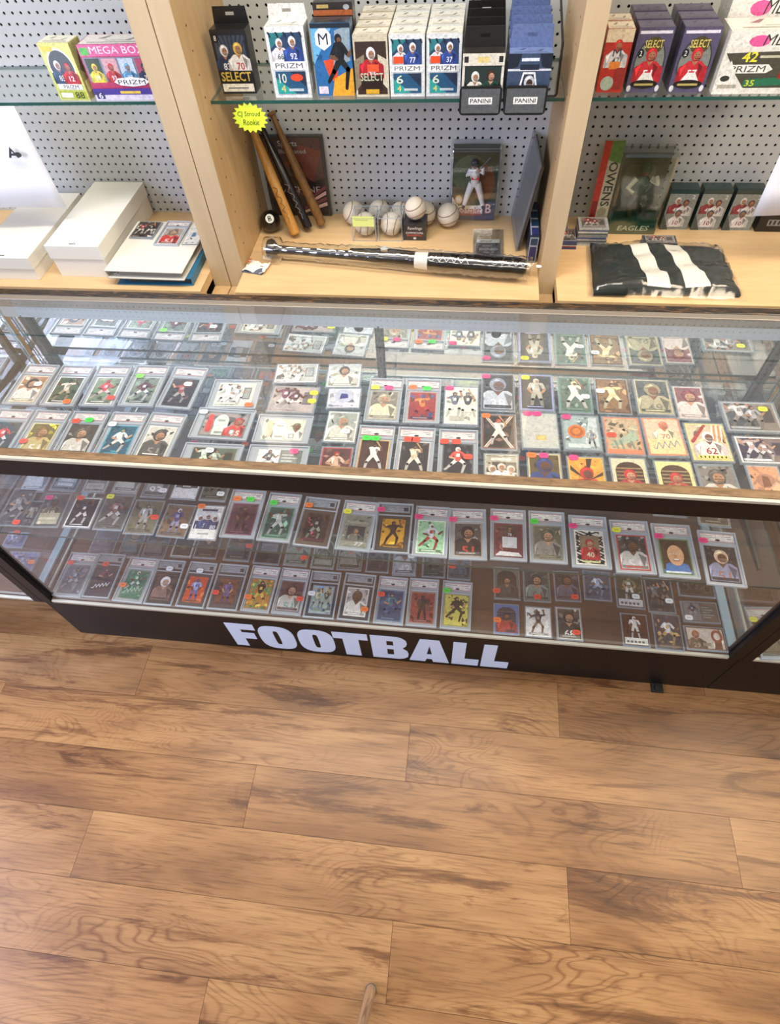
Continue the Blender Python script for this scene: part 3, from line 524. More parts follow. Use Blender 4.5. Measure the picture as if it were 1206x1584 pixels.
  ('P', 1.0469, 0.1338, 0.005, 0.0815, 0.1415, 'graded slab with mint green card of a red-legged player', 'run;a8d8ac;8cc494;e8f4e8;dce0e0;c04440;e8ecec', 'p.1,.77'),
  ('P', 1.1324, 0.1336, 0.038, 0.087, 0.1415, 'graded slab with charcoal portrait and red lower band', 'bust;5c5450;888480;b0a49c;302c2c;c84434;2c2828', 'p.1,.77'),
  ('P', 1.2262, 0.1389, 0.005, 0.0832, 0.1415, 'graded slab with maroon card and white relic square', 'relicw;70383c;8c5450;784448;5c4440;d8dce0;e8e8e8', 'p.1,.8'),
  ('P', 1.3158, 0.1398, 0.003, 0.084, 0.1415, 'graded slab with brown strip beside a grey portrait', 'bust;6c6c5c;988c74;8c8c78;98948c;888478;585848', 'g.15,.78'),
  ('P', 1.41, 0.1341, 0.003, 0.087, 0.1415, 'graded slab with zebra-striped border card', 'zebra;e8e8e0;282828;ecece4;b83838;e0dcc8;a03030', 'p.1,.78'),
  ('P', 1.5042, 0.1283, 0.018, 0.087, 0.1415, 'graded slab with red frame round a monochrome player', 'bust;404040;a8a8a8;c03c3c;c8c8c8;e0e0e0;303030', 'y.15,.8'),
  ('P', 1.5966, 0.1252, 0.004, 0.087, 0.1415, 'graded slab with green-bordered smiling face portrait', 'face;4c4030;60503c;688c58;4878b8;e0b088;4c3420', 'p.15,.75'),
  ('P', 1.6945, 0.1132, -0.027, 0.0823, 0.1415, 'graded slab with dark card of a folded-arm player', 'bust;28282c;484448;34303a;8c90b0;a07060;d8b8a0', 'p.1,.8'),
 ]),
 ('lower shelf rear row', 0.5, [
  ('T', 0.0095, 0.233, 0.045, 0.0698, 0.118, 'pale blue card with white base strip', 'bust;8c9cb4;a8b8cc;b8c4d8;c8d4e8;d4e0f0;607090', ''),
  ('T', 0.0932, 0.2415, -0.015, 0.0753, 0.118, 'blue-grey card with white oval plate', 'oval;606c7c;8494a8;8c9cb0;d0dcec;c8d4e4;384454', ''),
  ('T', 0.1744, 0.2417, 0.035, 0.065, 0.118, 'silver scrollwork card with dark base', 'oval;8c9094;a8acb0;c8c8c4;a8b0b8;909498;3c4448', ''),
  ('T', 0.2582, 0.2458, 0.002, 0.0709, 0.118, 'grey card with pale nameplate', 'bust;7c8488;909498;a8acac;c0c4c4;c8cccc;505858', ''),
  ('T', 0.3371, 0.2389, 0.007, 0.065, 0.118, 'dark card with white strip and white tag', 'bust;4c5054;686c70;60646c;989c9c;e4e8ec;404448', 'w.85,.2'),
  ('T', 0.4166, 0.2391, 0.006, 0.0691, 0.118, 'card printed with a white cross and grey centre square', 'crossw;585c60;484c50;e8e8ec;b0b4b8;f0f0f0;909498', ''),
  ('T', 0.4936, 0.2398, 0.0, 0.0702, 0.118, 'olive card with a dark figure and white tag', 'stand;64645c;504c48;74746c;484444;807c6c;3c3838', 'w.75,.2'),
  ('T', 1.6031, 0.2782, -0.019, 0.0775, 0.118, 'dark red-toned card beneath a slab top', 'bust;5c3c3c;705050;787068;984c4c;a88c80;482c2c', ''),
  ('T', 1.7017, 0.2584, -0.055, 0.0724, 0.118, 'sepia pale-edged card of a lying figure', 'run;70685c;8c8474;a8a494;a09078;c0b8a0;584c40', ''),
 ]),
 ('case floor front row', 0.232, [
  ('P', 0.038, 0.0824, 0.007, 0.086, 0.1415, 'graded slab with lavender grey card of a running man', 'run;707080;9494a0;84848c;787c90;c8ccd0;484854', 'r.15,.75'),
  ('K', 0.1228, 0.0858, 0.012, 0.08, 0.1415, 'black-framed slab with dark red and white lettered card', 'script;483840;382c30;34303a;e8e8e8;783840;303038', 'r.4,.75'),
  ('P', 0.2207, 0.0808, -0.027, 0.087, 0.1415, 'graded slab with green marbled card', 'script;30745c;68a488;88988c;a8d0b8;488868;c8dcc8', 'o.15,.35'),
  ('K', 0.3066, 0.0797, 0.009, 0.08, 0.1415, 'black-framed slab with brown card of a white-helmeted man', 'bust;50403c;705c54;2c2a2c;907068;786860;f0f0f0', 'w.5,.8'),
  ('K', 0.3992, 0.0803, -0.012, 0.08, 0.1415, 'black-framed slab with bright orange card of a blue player', 'stand;d8542c;e87c3c;404044;a8b0e0;6070b0;485098', 'w.45,.8'),
  ('K', 0.4895, 0.0811, -0.0, 0.0852, 0.1415, 'black-framed slab with copper and violet card', 'stand;7c4c34;685048;484448;806890;685c90;604c54', 'r.15,.35'),
  ('P', 0.5826, 0.0824, -0.019, 0.08, 0.1415, 'graded slab with gold and green mosaic card', 'mosaic;b87c30;4c9860;8c7458;e8c050;58b078;3c2420', 'o.15,.3'),
  ('P', 0.6689, 0.0824, -0.015, 0.082, 0.1415, 'graded slab with maroon portrait in a white collar', 'bust;5c3c40;785c58;706068;c8c8c0;6ca0a0;3c282c', 'r.85,.35'),
  ('K', 0.7566, 0.0799, 0.001, 0.084, 0.1415, 'grey-framed slab with pale blue card of two players', 'two;a8b8b0;68a0d8;90a0b8;c8c8a8;98a89c;585c48', 'w.15,.5'),
  ('K', 0.8522, 0.0808, -0.022, 0.087, 0.1415, 'black-framed slab with white card of a bearded portrait', 'bust;b8b4b0;d0ccc4;f0f0ec;f0ece4;e8e4dc;4c3c34', 'o.8,.25'),
  ('P', 0.945, 0.0789, -0.015, 0.08, 0.1415, 'graded slab with blue card of a teal player', 'run;384c70;3c6c98;6c88a8;4c7c88;485c88;304058', 'r.15,.6'),
  ('P', 1.0305, 0.0802, 0.001, 0.0809, 0.1415, 'graded slab with brick red card of a striding black figure', 'stand;9c4840;88403c;a88078;403030;342828;483430', ''),
  ('P', 1.1207, 0.08, -0.012, 0.0801, 0.1415, 'graded slab with yellow camouflage card of a black figure', 'camo;d4cc60;4c4c30;a8a458;302c28;38342c;282420', 'g.15,.78'),
  ('T', 1.2521, 0.0513, 0.008, 0.0673, 0.0885, 'blue-edged card of a dark red player', 'arch;403c44;605860;5c78b0;a84038;503840;34303a', 'o.15,.45'),
  ('T', 1.3338, 0.0501, -0.002, 0.069, 0.0878, 'white card of a throwing player with spread arms', 'throw;e8e8e4;dcdcd8;eceae8;48444c;988070;404048', ''),
  ('T', 1.4121, 0.0526, 0.005, 0.0675, 0.0945, 'grey and white card with a red tag on its base', 'bust;58544c;a8a498;c8c4b8;44403c;f0eeea;34302c', 'r.75,.25'),
  ('T', 1.5773, 0.0494, -0.01, 0.0674, 0.0919, 'brown card of a white-suited player and cream base strip', 'base;5c3828;48301f;5c4030;f0ece4;ecece4;4c2c1c', ''),
  ('T', 1.6581, 0.0519, -0.023, 0.0701, 0.1005, 'violet and tan card of a tackling scene', 'run;4c4450;a88858;5c4c48;e8e8f0;c8a870;484060', ''),
  ('M', 1.7468, 0.0404, 0.004, 0.099, 0.0661, 'landscape card with cream field and rust ring', 'ring;d8ccc0;c8b4a0;7c4c34;7c6450;e4d8cc;a05434', ''),
 ]),
 ('case floor second row', 0.232, [
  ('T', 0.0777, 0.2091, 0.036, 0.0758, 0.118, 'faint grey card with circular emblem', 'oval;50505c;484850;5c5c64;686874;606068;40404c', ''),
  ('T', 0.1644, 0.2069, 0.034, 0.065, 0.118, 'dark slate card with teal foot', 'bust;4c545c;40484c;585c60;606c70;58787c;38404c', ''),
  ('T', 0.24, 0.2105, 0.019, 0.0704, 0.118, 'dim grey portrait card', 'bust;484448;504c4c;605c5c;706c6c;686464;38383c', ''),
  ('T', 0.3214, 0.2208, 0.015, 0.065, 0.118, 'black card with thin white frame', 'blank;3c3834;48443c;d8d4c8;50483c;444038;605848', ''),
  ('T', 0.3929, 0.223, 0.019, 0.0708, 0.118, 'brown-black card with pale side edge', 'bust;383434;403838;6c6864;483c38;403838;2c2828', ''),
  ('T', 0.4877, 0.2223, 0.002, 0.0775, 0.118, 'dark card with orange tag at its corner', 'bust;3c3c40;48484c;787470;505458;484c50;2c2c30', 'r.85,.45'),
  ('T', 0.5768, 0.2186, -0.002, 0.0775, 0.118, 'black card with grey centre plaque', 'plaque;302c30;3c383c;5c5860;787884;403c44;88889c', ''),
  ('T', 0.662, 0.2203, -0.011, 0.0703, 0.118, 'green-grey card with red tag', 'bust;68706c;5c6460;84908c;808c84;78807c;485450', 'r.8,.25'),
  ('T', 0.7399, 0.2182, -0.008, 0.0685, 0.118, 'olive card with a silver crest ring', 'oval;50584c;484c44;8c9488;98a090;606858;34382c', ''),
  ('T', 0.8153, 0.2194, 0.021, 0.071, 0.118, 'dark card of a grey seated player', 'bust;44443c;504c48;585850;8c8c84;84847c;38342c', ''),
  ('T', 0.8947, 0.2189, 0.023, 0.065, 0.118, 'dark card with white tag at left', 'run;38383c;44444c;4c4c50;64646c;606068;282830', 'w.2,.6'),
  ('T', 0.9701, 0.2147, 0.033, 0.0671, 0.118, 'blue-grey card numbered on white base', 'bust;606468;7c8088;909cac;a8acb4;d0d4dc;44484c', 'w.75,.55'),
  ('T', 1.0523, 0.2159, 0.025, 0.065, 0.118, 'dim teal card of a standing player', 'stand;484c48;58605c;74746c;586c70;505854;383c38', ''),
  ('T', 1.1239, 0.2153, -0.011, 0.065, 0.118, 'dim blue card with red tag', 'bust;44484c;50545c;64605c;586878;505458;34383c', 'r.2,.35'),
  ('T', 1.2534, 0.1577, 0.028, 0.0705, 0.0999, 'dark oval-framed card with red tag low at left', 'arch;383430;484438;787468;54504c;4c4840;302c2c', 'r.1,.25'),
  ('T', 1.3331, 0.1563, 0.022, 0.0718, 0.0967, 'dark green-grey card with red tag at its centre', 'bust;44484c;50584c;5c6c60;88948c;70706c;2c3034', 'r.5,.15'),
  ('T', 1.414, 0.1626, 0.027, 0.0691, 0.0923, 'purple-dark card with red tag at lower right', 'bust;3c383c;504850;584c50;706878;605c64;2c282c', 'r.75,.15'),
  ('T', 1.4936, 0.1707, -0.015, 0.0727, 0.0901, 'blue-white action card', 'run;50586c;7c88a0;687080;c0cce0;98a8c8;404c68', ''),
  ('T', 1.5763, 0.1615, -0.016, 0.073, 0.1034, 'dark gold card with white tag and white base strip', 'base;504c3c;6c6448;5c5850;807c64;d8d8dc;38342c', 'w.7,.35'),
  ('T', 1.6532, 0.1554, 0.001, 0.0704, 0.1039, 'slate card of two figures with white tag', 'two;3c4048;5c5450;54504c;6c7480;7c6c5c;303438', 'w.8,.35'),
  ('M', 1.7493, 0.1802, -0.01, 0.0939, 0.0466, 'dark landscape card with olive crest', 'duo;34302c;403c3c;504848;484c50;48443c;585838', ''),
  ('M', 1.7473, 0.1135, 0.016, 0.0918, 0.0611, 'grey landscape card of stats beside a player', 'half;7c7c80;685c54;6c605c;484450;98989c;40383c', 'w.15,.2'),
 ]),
 ('floor of the left adjoining case', 0.232, [  # blue light is painted into the print colours of these cards
  ('M', -0.1986, 0.1808, 0.029, 0.0677, 0.0572, 'blue-lit landscape card', 'duo;60688c;7078a0;9098c0;a8b0d0;9098c0;404878', 'r.4,.95'),
  ('M', -0.1433, 0.1084, 0.027, 0.0944, 0.0697, 'blue-grey landscape card with orange tag', 'duo;505884;60689c;8088b0;8890b8;9098b8;484c78', 'o.85,.5'),
 ]),
 ('floor of the right adjoining case', 0.232, [
  ('P', 1.9057, 0.0708, 0.079, 0.0805, 0.1415, 'dim graded slab with yellow tag', 'bust;4c4438;5c5448;605848;706858;685c4c;383028', 'y.15,.75'),
 ]),
 ("lower shelf far row", 0.5, [
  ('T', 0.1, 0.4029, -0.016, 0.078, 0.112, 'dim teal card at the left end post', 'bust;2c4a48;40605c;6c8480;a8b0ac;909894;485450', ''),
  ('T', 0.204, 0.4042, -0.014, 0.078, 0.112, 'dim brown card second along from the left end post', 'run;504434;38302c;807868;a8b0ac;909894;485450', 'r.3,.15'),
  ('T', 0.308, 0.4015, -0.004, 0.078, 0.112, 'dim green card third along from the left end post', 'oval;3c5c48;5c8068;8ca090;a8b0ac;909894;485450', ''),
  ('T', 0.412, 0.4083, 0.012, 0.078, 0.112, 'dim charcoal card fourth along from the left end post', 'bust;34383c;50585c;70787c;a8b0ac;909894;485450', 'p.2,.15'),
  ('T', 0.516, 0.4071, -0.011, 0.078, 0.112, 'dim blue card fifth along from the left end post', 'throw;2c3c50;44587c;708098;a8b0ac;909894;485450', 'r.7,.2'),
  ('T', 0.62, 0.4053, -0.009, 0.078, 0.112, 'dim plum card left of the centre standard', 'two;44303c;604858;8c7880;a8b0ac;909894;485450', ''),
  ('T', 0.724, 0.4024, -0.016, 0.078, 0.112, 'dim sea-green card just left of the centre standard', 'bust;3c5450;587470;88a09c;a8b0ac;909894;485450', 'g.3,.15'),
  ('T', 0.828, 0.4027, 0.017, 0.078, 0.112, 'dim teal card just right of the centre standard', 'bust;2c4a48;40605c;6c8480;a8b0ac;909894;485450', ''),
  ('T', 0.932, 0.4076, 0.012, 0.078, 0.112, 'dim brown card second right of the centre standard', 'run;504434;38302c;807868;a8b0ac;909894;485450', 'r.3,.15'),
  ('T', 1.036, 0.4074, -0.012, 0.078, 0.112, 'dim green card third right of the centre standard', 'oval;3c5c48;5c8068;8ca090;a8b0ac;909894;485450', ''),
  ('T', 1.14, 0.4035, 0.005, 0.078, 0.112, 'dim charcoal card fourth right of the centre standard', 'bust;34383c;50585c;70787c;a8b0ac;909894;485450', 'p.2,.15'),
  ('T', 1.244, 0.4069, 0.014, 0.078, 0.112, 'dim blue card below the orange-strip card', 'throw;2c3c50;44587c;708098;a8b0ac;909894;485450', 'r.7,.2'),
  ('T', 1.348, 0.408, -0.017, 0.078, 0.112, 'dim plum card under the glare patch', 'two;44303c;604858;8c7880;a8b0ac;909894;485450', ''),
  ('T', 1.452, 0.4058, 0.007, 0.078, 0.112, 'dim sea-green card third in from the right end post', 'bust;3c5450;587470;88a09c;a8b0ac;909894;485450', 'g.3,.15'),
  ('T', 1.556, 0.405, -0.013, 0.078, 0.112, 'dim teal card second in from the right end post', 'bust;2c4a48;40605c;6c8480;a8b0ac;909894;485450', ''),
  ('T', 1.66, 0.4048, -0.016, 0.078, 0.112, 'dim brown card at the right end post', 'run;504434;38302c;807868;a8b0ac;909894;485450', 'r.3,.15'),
 ]),
]


# ---------------------------------------------------------------- the setting
fl = MB(); fl.box(-2.4, 4.4, -3.2, 1.5, -.03, -.0022); floor = struct(fl.build('floor', M['subfloor']))
pitch, PL = .1510, 1.209
offs = [.0, .4033, .8066]
pl_mesh = None; n_pl = 0
for rI in range(-16, 10):
    y1 = -.0225 - rI*pitch; y0 = y1 - pitch
    if y0 < -3.2 or y1 > 1.5: continue
    ph = .212 + [0, .8045, .4025][rI % 3]
    k = -3
    while ph + k*PL < 4.4:
        x0 = ph + k*PL; k += 1
        if x0 + PL < -2.4 or x0 < -2.4 or x0 + PL > 4.4: continue
        if pl_mesh is None:
            b = MB(); b.box(0, PL-.0008, .0004, pitch-.0004, -.0022, 0); o = b.build('plank', M['floor'], floor, bevel=.0005); pl_mesh = o.data
        else:
            o = bpy.data.objects.new('plank', pl_mesh); C.objects.link(o); o.parent = floor
        o.location = (x0, y0, 0); n_pl += 1
b = MB(); b.box(-2.4, 4.4, 1.42, 1.50, 0, 2.8); struct(b.build('wall_back', M['wall']))
b = MB(); b.box(-2.4, 4.4, -3.2, 1.5, 2.8, 2.86); struct(b.build('ceiling', M['ceil']))

# ---------------------------------------------------------------- pegboard wall units
def peg_panel(x0, x1, z0, z1, y, px, pz, parent):
    b = MB(); s = .0254; r = .0042; n = 8
    i0 = math.ceil((x0 - px)/s - .5); i1 = math.floor((x1 - px)/s - .5); k0 = math.ceil((z0 - pz)/s - .5); k1 = math.floor((z1 - pz)/s - .5)
    X0, X1, Z0, Z1 = px+(i0-.5)*s, px+(i1+.5)*s, pz+(k0-.5)*s, pz+(k1+.5)*s
    for (a, b_, c, d) in ((x0, X0, z0, z1), (X1, x1, z0, z1), (X0, X1, z0, Z0), (X0, X1, Z1, z1)):
        if b_ - a > 1e-5 and d - c > 1e-5: b.add([(a, y, c), (b_, y, c), (b_, y, d), (a, y, d)], [(0, 1, 2, 3)])
    sq = [(1, 0), (1, 1), (0, 1), (-1, 1), (-1, 0), (-1, -1), (0, -1), (1, -1)]
    for i in range(i0, i1+1):
        for k in range(k0, k1+1):
            cx, cz = px+i*s, pz+k*s
            vs = [(cx+q[0]*s/2, y, cz+q[1]*s/2) for q in sq]
            ci = [(cx+r*math.cos(math.pi*q/4), y, cz+r*math.sin(math.pi*q/4)) for q in range(8)]
            vs += ci + [(c_[0], y+.004, c_[2]) for c_ in ci]
            b.add(vs, [(q, (q+1) % 8, 8+(q+1) % 8, 8+q) for q in range(8)][::-1] and [(q, 8+q, 8+(q+1) % 8, (q+1) % 8) for q in range(8)] + [(8+q, 16+q, 16+(q+1) % 8, 8+(q+1) % 8) for q in range(8)])
    b.box(x0, x1, y+.006, y+.010, z0, z1, 1)
    return b.build('pegboard_panel', [M['peg'], M['pegback']], parent)
YP, YD, YL, ZL, ZT = 1.363, 1.010, .900, .600, 2.25
def upright(x0, x1, parent, side):
    b = MB(); b.box(x0, x1, YD+.002, YP+.012, 0, ZT); o = b.build('side_panel', M['maple_v'], parent, bevel=.0008)
    e = MB(); e.box(x0+.0005, x1-.0005, YD, YD+.002, 0, ZT); e.build('edge_band', M['maple_edge'], o)
    e = MB(); e.box(x0+.0005, x1-.0005, YL+.006, YD, 0, ZL-.055); e.build('base_upright', M['maple_v'], o)
    p = MB()
    for sx in side:
        for yy in (YD+.06, YP-.07):
            for k in range(34):
                zz = .66 + k*.05; p.tube([((x0-.0002 if sx < 0 else x1+.0002), yy, zz), ((x0+.001 if sx < 0 else x1-.001), yy, zz)], .0028, 8)
    pp = p.build('shelf_pin_holes', M['joint'], o); pp['kind'] = 'stuff'
def bay(x0, x1, parent, px, pz):
    b = MB(); b.box(x0, x1, YL, YP, ZL-.03, ZL); b.build('ledge', M['maple'], parent, bevel=.0008)
    b = MB(); b.box(x0, x1, YL+.02, YL+.04, .0, ZL-.03); b.build('base_panel', M['maple_v'], parent)
    b = MB(); b.box(x0, x1, YD, YP, ZT-.03, ZT); b.build('top_panel', M['maple'], parent)
    peg_panel(x0, x1, ZL, ZT-.03, YP, px, pz, parent)
ul = thing('wall_display_unit', 'maple wall display unit with pegboard back holding white boxes and binders', 'shelving unit')
upright(.2760, .3305, ul, (-1,)); upright(-.90, -.847, ul, (1,)); bay(-.847, .2760, ul, -.3647, .8117)
uc = thing('wall_display_unit', 'maple wall display unit with pegboard back holding baseballs and bats', 'shelving unit')
upright(.3327, .3870, uc, (1,)); upright(1.3080, 1.3600, uc, (-1, 1)); upright(2.40, 2.45, uc, (-1,))
bay(.3870, 1.3080, uc, .8360, .8405); bay(1.3600, 2.40, uc, 1.4378, .8451)
ZS = 1.0420
def gshelf(x0, x1, desc, y0=1.098, z=ZS, th=.008):
    b = MB(); b.box(x0, x1, y0, YP-.002, z-th, z, 0, None, {2: 1, 3: 1, 5: 1, 4: 1})
    o = b.build('glass_shelf', [M['glass_shelf'], M['glass_edge']]); return tag(o, desc, 'shelf', 'glass shelves of the wall units')
gshelf(-.845, .2750, 'glass shelf under the yellow box and the pink box'); gshelf(.3880, 1.3070, 'green-edged glass shelf holding the long row of football boxes'); gshelf(1.3610, 2.399, 'glass shelf under the two purple boxes')
for i, (x0, x1) in enumerate(((-.845, .2750), (.3880, 1.3070), (1.3610, 2.399))): # shelf above the frame edge, seen only mirrored in the case top
    gshelf(x0, x1, ['upper glass shelf above the yellow box', 'upper glass shelf above the football boxes', 'upper glass shelf above the purple boxes'][i], 1.098, 1.50)

# ---------------------------------------------------------------- display cases
ZTOP, ZR, ZD, DEP = .870, .8145, .232, .500
def case(x0, x1, label, cat, low=False, pl=.030, pr=.030, bx=.0):
    t = thing('display_case', label, cat, ((x0+x1)/2, 0, 0)); c = (x0+x1)/2; a, b_ = x0-c, x1-c
    def P(name, mt, *bx, bevel=0, par=t, **k):
        m_ = MB()
        for q in bx: m_.box(*q, **k)
        return m_.build(name, mt, par, bevel=bevel)
    y0 = .09 if low else .0
    base = P('base_panel', M['black'] if not low else M['blackplastic'], (a, b_, y0, y0+.018, .0, ZD-.012), bevel=.002)
    P('plinth', M['black'], (a, b_, y0+.018, DEP-.01, .0, .04))
    P('back_panel', M['black'], (a, b_, DEP-.010, DEP, 0, ZD)); 
    P('floor_board', M['deckwood'], (a, b_, .004, DEP-.006, ZD-.02, ZD-.0005), bevel=.001)
    P('bottom_trim', M['alu'], (a+pl, b_-pr, -.003, .006, ZD-.012, ZD-.001), bevel=.0015)
    P('front_rail', M['black'], (a, b_, -.004, .006, ZR, ZTOP-.009), bevel=.001)
    P('rail_trim', M['alu'], (a, b_, -.006, .001, ZTOP-.008, ZTOP), bevel=.0015)
    P('top_rim', M['rim'], (a, b_, .001, .018, ZTOP-.009, ZTOP+.001), bevel=.001)
    P('rear_rim', [M['burl']], (a, b_, .481, .502, ZTOP-.03, ZTOP+.003), bevel=.0015)
    P('rear_metal_rim', [M['greyrim']], (a, b_, .464, .481, ZTOP-.02, ZTOP+.002), bevel=.0015)
    P('header_board', M['header'], (a+.002, b_-.002, .476, .481, ZR-.002, ZTOP-.02))
    P('top_glass', M['top_glass'], (a+.002, b_-.002, .019, .463, ZTOP-.006, ZTOP))
    P('front_glass', [M['front_glass'], M['glass_edge_pale']], (a+pl, b_-pr, .0065, .0115, ZD, ZR), top={3: 1, 5: 1})
    P('corner_post', M['black'], (a, a+pl, -.004, .022, ZD-.012, ZR), bevel=.001)
    P('corner_post', M['black'], (b_-pr, b_, -.004, .022, ZD-.012, ZR), bevel=.001)
    P('side_glass', [M['glass'], M['glass_edge_pale']], (a+.001, a+.006, .024, .474, ZD, ZTOP-.008), top={2: 1, 4: 1})
    P('side_glass', [M['glass'], M['glass_edge_pale']], (b_-.006, b_-.001, .024, .474, ZD, ZTOP-.008), top={2: 1, 4: 1})
    P('side_channel', M['alu'], (a+bx+.007, a+bx+.0125, .024, .47, ZD, ZD+.006))
    P('side_channel', mat('pale_blue_channel', '9cb4bc', .4), (b_-.030, b_-.009, .024, .47, ZD, ZD+.008))
    ym = .4835
    for k in range(2):
        xa, xb = (a+.004, .012) if k == 0 else (-.012, b_-.004); yk = ym - .0 if k else ym + .006
        d = P('mirror_door', M['mirror'], (xa, xb, yk, yk+.004, ZD+.002, ZR+.0))
        kb = MB(); xk = xb-.06 if k == 0 else xa+.28; kb.tube([(xk, yk-.003, ZR-.012), (xk, yk, ZR-.012)], .011, 16); kb.build('finger_pull', M['blackplastic'], d)
    for z_, nm, ye, yf in ((.70, 'upper_glass_shelf', .474, .088), (.50, 'lower_glass_shelf', .474, .050)):
        P(nm, [M['case_shelf'], M['glass_edge']], (a+.014, b_-.014, yf, ye, z_-.007, z_-.0002), top={2: 1, 4: 1, 3: 1, 5: 1})
    for k, xs in enumerate((a+.05, 0.0, b_-.05)):
        s_ = P('shelf_standard', M['steel'], (xs-.010, xs+.010, .4765, .4815, ZD, ZTOP-.022), bevel=.001)
        h = MB()
        for q in range(18): h.box(xs-.002, xs+.002, .4759, .4766, ZD+.06+q*.03, ZD+.075+q*.03)
        o = h.build('slots', M['blackplastic'], s_); o['kind'] = 'stuff'
        for z_ in (.70, .50):
            br = MB(); br.add([(xs-.003, .476, z_-.055), (xs-.003, .476, z_-.008), (xs-.003, .10, z_-.008), (xs-.003, .10, z_-.016), (xs+.003, .476, z_-.055), (xs+.003, .476, z_-.008), (xs+.003, .10, z_-.008), (xs+.003, .10, z_-.016)],
                [(0, 1, 2, 3), (7, 6, 5, 4), (0, 4, 5, 1), (1, 5, 6, 2), (2, 6, 7, 3), (3, 7, 4, 0)]); br.build('shelf_bracket', M['steel'], t)
    g = MB(); g.box(b_-.150, b_-.118, -.026, 0, 0, .007); g.tube([(b_-.134, -.014, .007), (b_-.134, -.014, .012)], .008, 10); None if low else g.build('floor_bracket', M['blackplastic'], t, bevel=.001)
    return t, base, c
tc, base, cc = case(-.031, 1.828, 'long black and glass showcase lettered FOOTBALL on its base', 'display case')
case(-1.90, -.032, 'adjoining glass showcase past the left corner post with a recessed base', 'display case', low=True, pr=.024)
case(1.829, 3.65, 'adjoining glass showcase past the right corner post', 'display case', pl=.026, bx=.012)

# FOOTBALL vinyl letters
def ring_pts(cx, cz, rx, rz, n=28, p=3.0):
    return [(cx + rx*math.copysign(abs(math.cos(2*math.pi*i/n))**(2/p), math.cos(2*math.pi*i/n)), cz + rz*math.copysign(abs(math.sin(2*math.pi*i/n))**(2/p), math.sin(2*math.pi*i/n))) for i in range(n)]
def letter(ch, x0, x1):
    z0, z1 = .020, .176; w_ = x1-x0; b = MB(); X = lambda u: x0+w_*u-cc; Z = lambda v: z0+(z1-z0)*v; y_, d_ = -.0009, .0009
    def prism(pts):
        n = len(pts); b.add([(X(u), y_, Z(v)) for u, v in pts]+[(X(u), y_+d_, Z(v)) for u, v in pts], [tuple(range(n)), tuple(range(2*n-1, n-1, -1))]+[(k, n+k, n+(k+1) % n, (k+1) % n) for k in range(n)])
    def ring(outer, inner):
        n = len(outer); b.add([(X(u), y_, Z(v)) for u, v in outer+inner]+[(X(u), y_+d_, Z(v)) for u, v in outer+inner],
            [(k, (k+1) % n, n+(k+1) % n, n+k) for k in range(n)]+[(2*n+k, 2*n+(k+1) % n, (k+1) % n, k) for k in range(n)]+[(n+k, n+(k+1) % n, 3*n+(k+1) % n, 3*n+k) for k in range(n)])
    if ch == 'F': prism([(0, 0), (.46, 0), (.46, .36), (.90, .36), (.90, .62), (.46, .62), (.46, .76), (1, .76), (1, 1), (0, 1)])
    if ch == 'T': prism([(.27, 0), (.73, 0), (.73, .74), (1, .74), (1, 1), (0, 1), (0, .74), (.27, .74)])
    if ch == 'L': prism([(0, 0), (1, 0), (1, .28), (.47, .28), (.47, 1), (0, 1)])
    if ch == 'O': ring(ring_pts(.5, .5, .5, .5), ring_pts(.5, .5, .075, .30, p=4))
    if ch == 'B':
        ob = [(0, 0), (.72, 0), (.88, .04), (.98, .13), (1, .26), (.97, .40), (.86, .50), (.84, .53), (.94, .62), (.97, .74), (.94, .87), (.84, .96), (.70, 1), (0, 1)]
        # outline split into bars round the two counters
        prism([(0, 0), (.42, 0), (.42, 1), (0, 1)]); prism([(.42, .80), (.60, .80), (.60, 1), (.42, 1)]); prism([(.42, .44), (.60, .44), (.60, .60), (.42, .60)]); prism([(.42, 0), (.60, 0), (.60, .18), (.42, .18)])
        prism([(.60, .52), (.84, .52), (.94, .62), (.97, .74), (.94, .87), (.84, .96), (.70, 1), (.60, 1), (.60, .80), (.60, .60)][:8]); prism([(.60, 0), (.72, 0), (.88, .04), (.98, .13), (1, .26), (.97, .40), (.86, .50), (.84, .52), (.60, .52)])
    if ch == 'A':
        prism([(0, 0), (.40, 0), (.435, .13), (.435, .34), (.5, .74), (.5, 1), (.27, 1)]); prism([(1, 0), (.73, 1), (.5, 1), (.5, .74), (.565, .34), (.565, .13), (.60, 0)]); prism([(.435, .13), (.565, .13), (.565, .34), (.435, .34)])
    b.build('letter', M['vinylwhite'], base)
for ch, a_, b_ in (('F', .481, .563), ('O', .568, .672), ('O', .682, .786), ('T', .786, .884), ('B', .892, .996), ('A', .998, 1.112), ('L', 1.119, 1.194), ('L', 1.201, 1.277)): letter(ch, a_, b_)
# FOOTBALL letters are white shapes on the panel; each is one piece

seed = 0
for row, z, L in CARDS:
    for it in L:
        seed += 1; card_item(*it, row, z, seed)
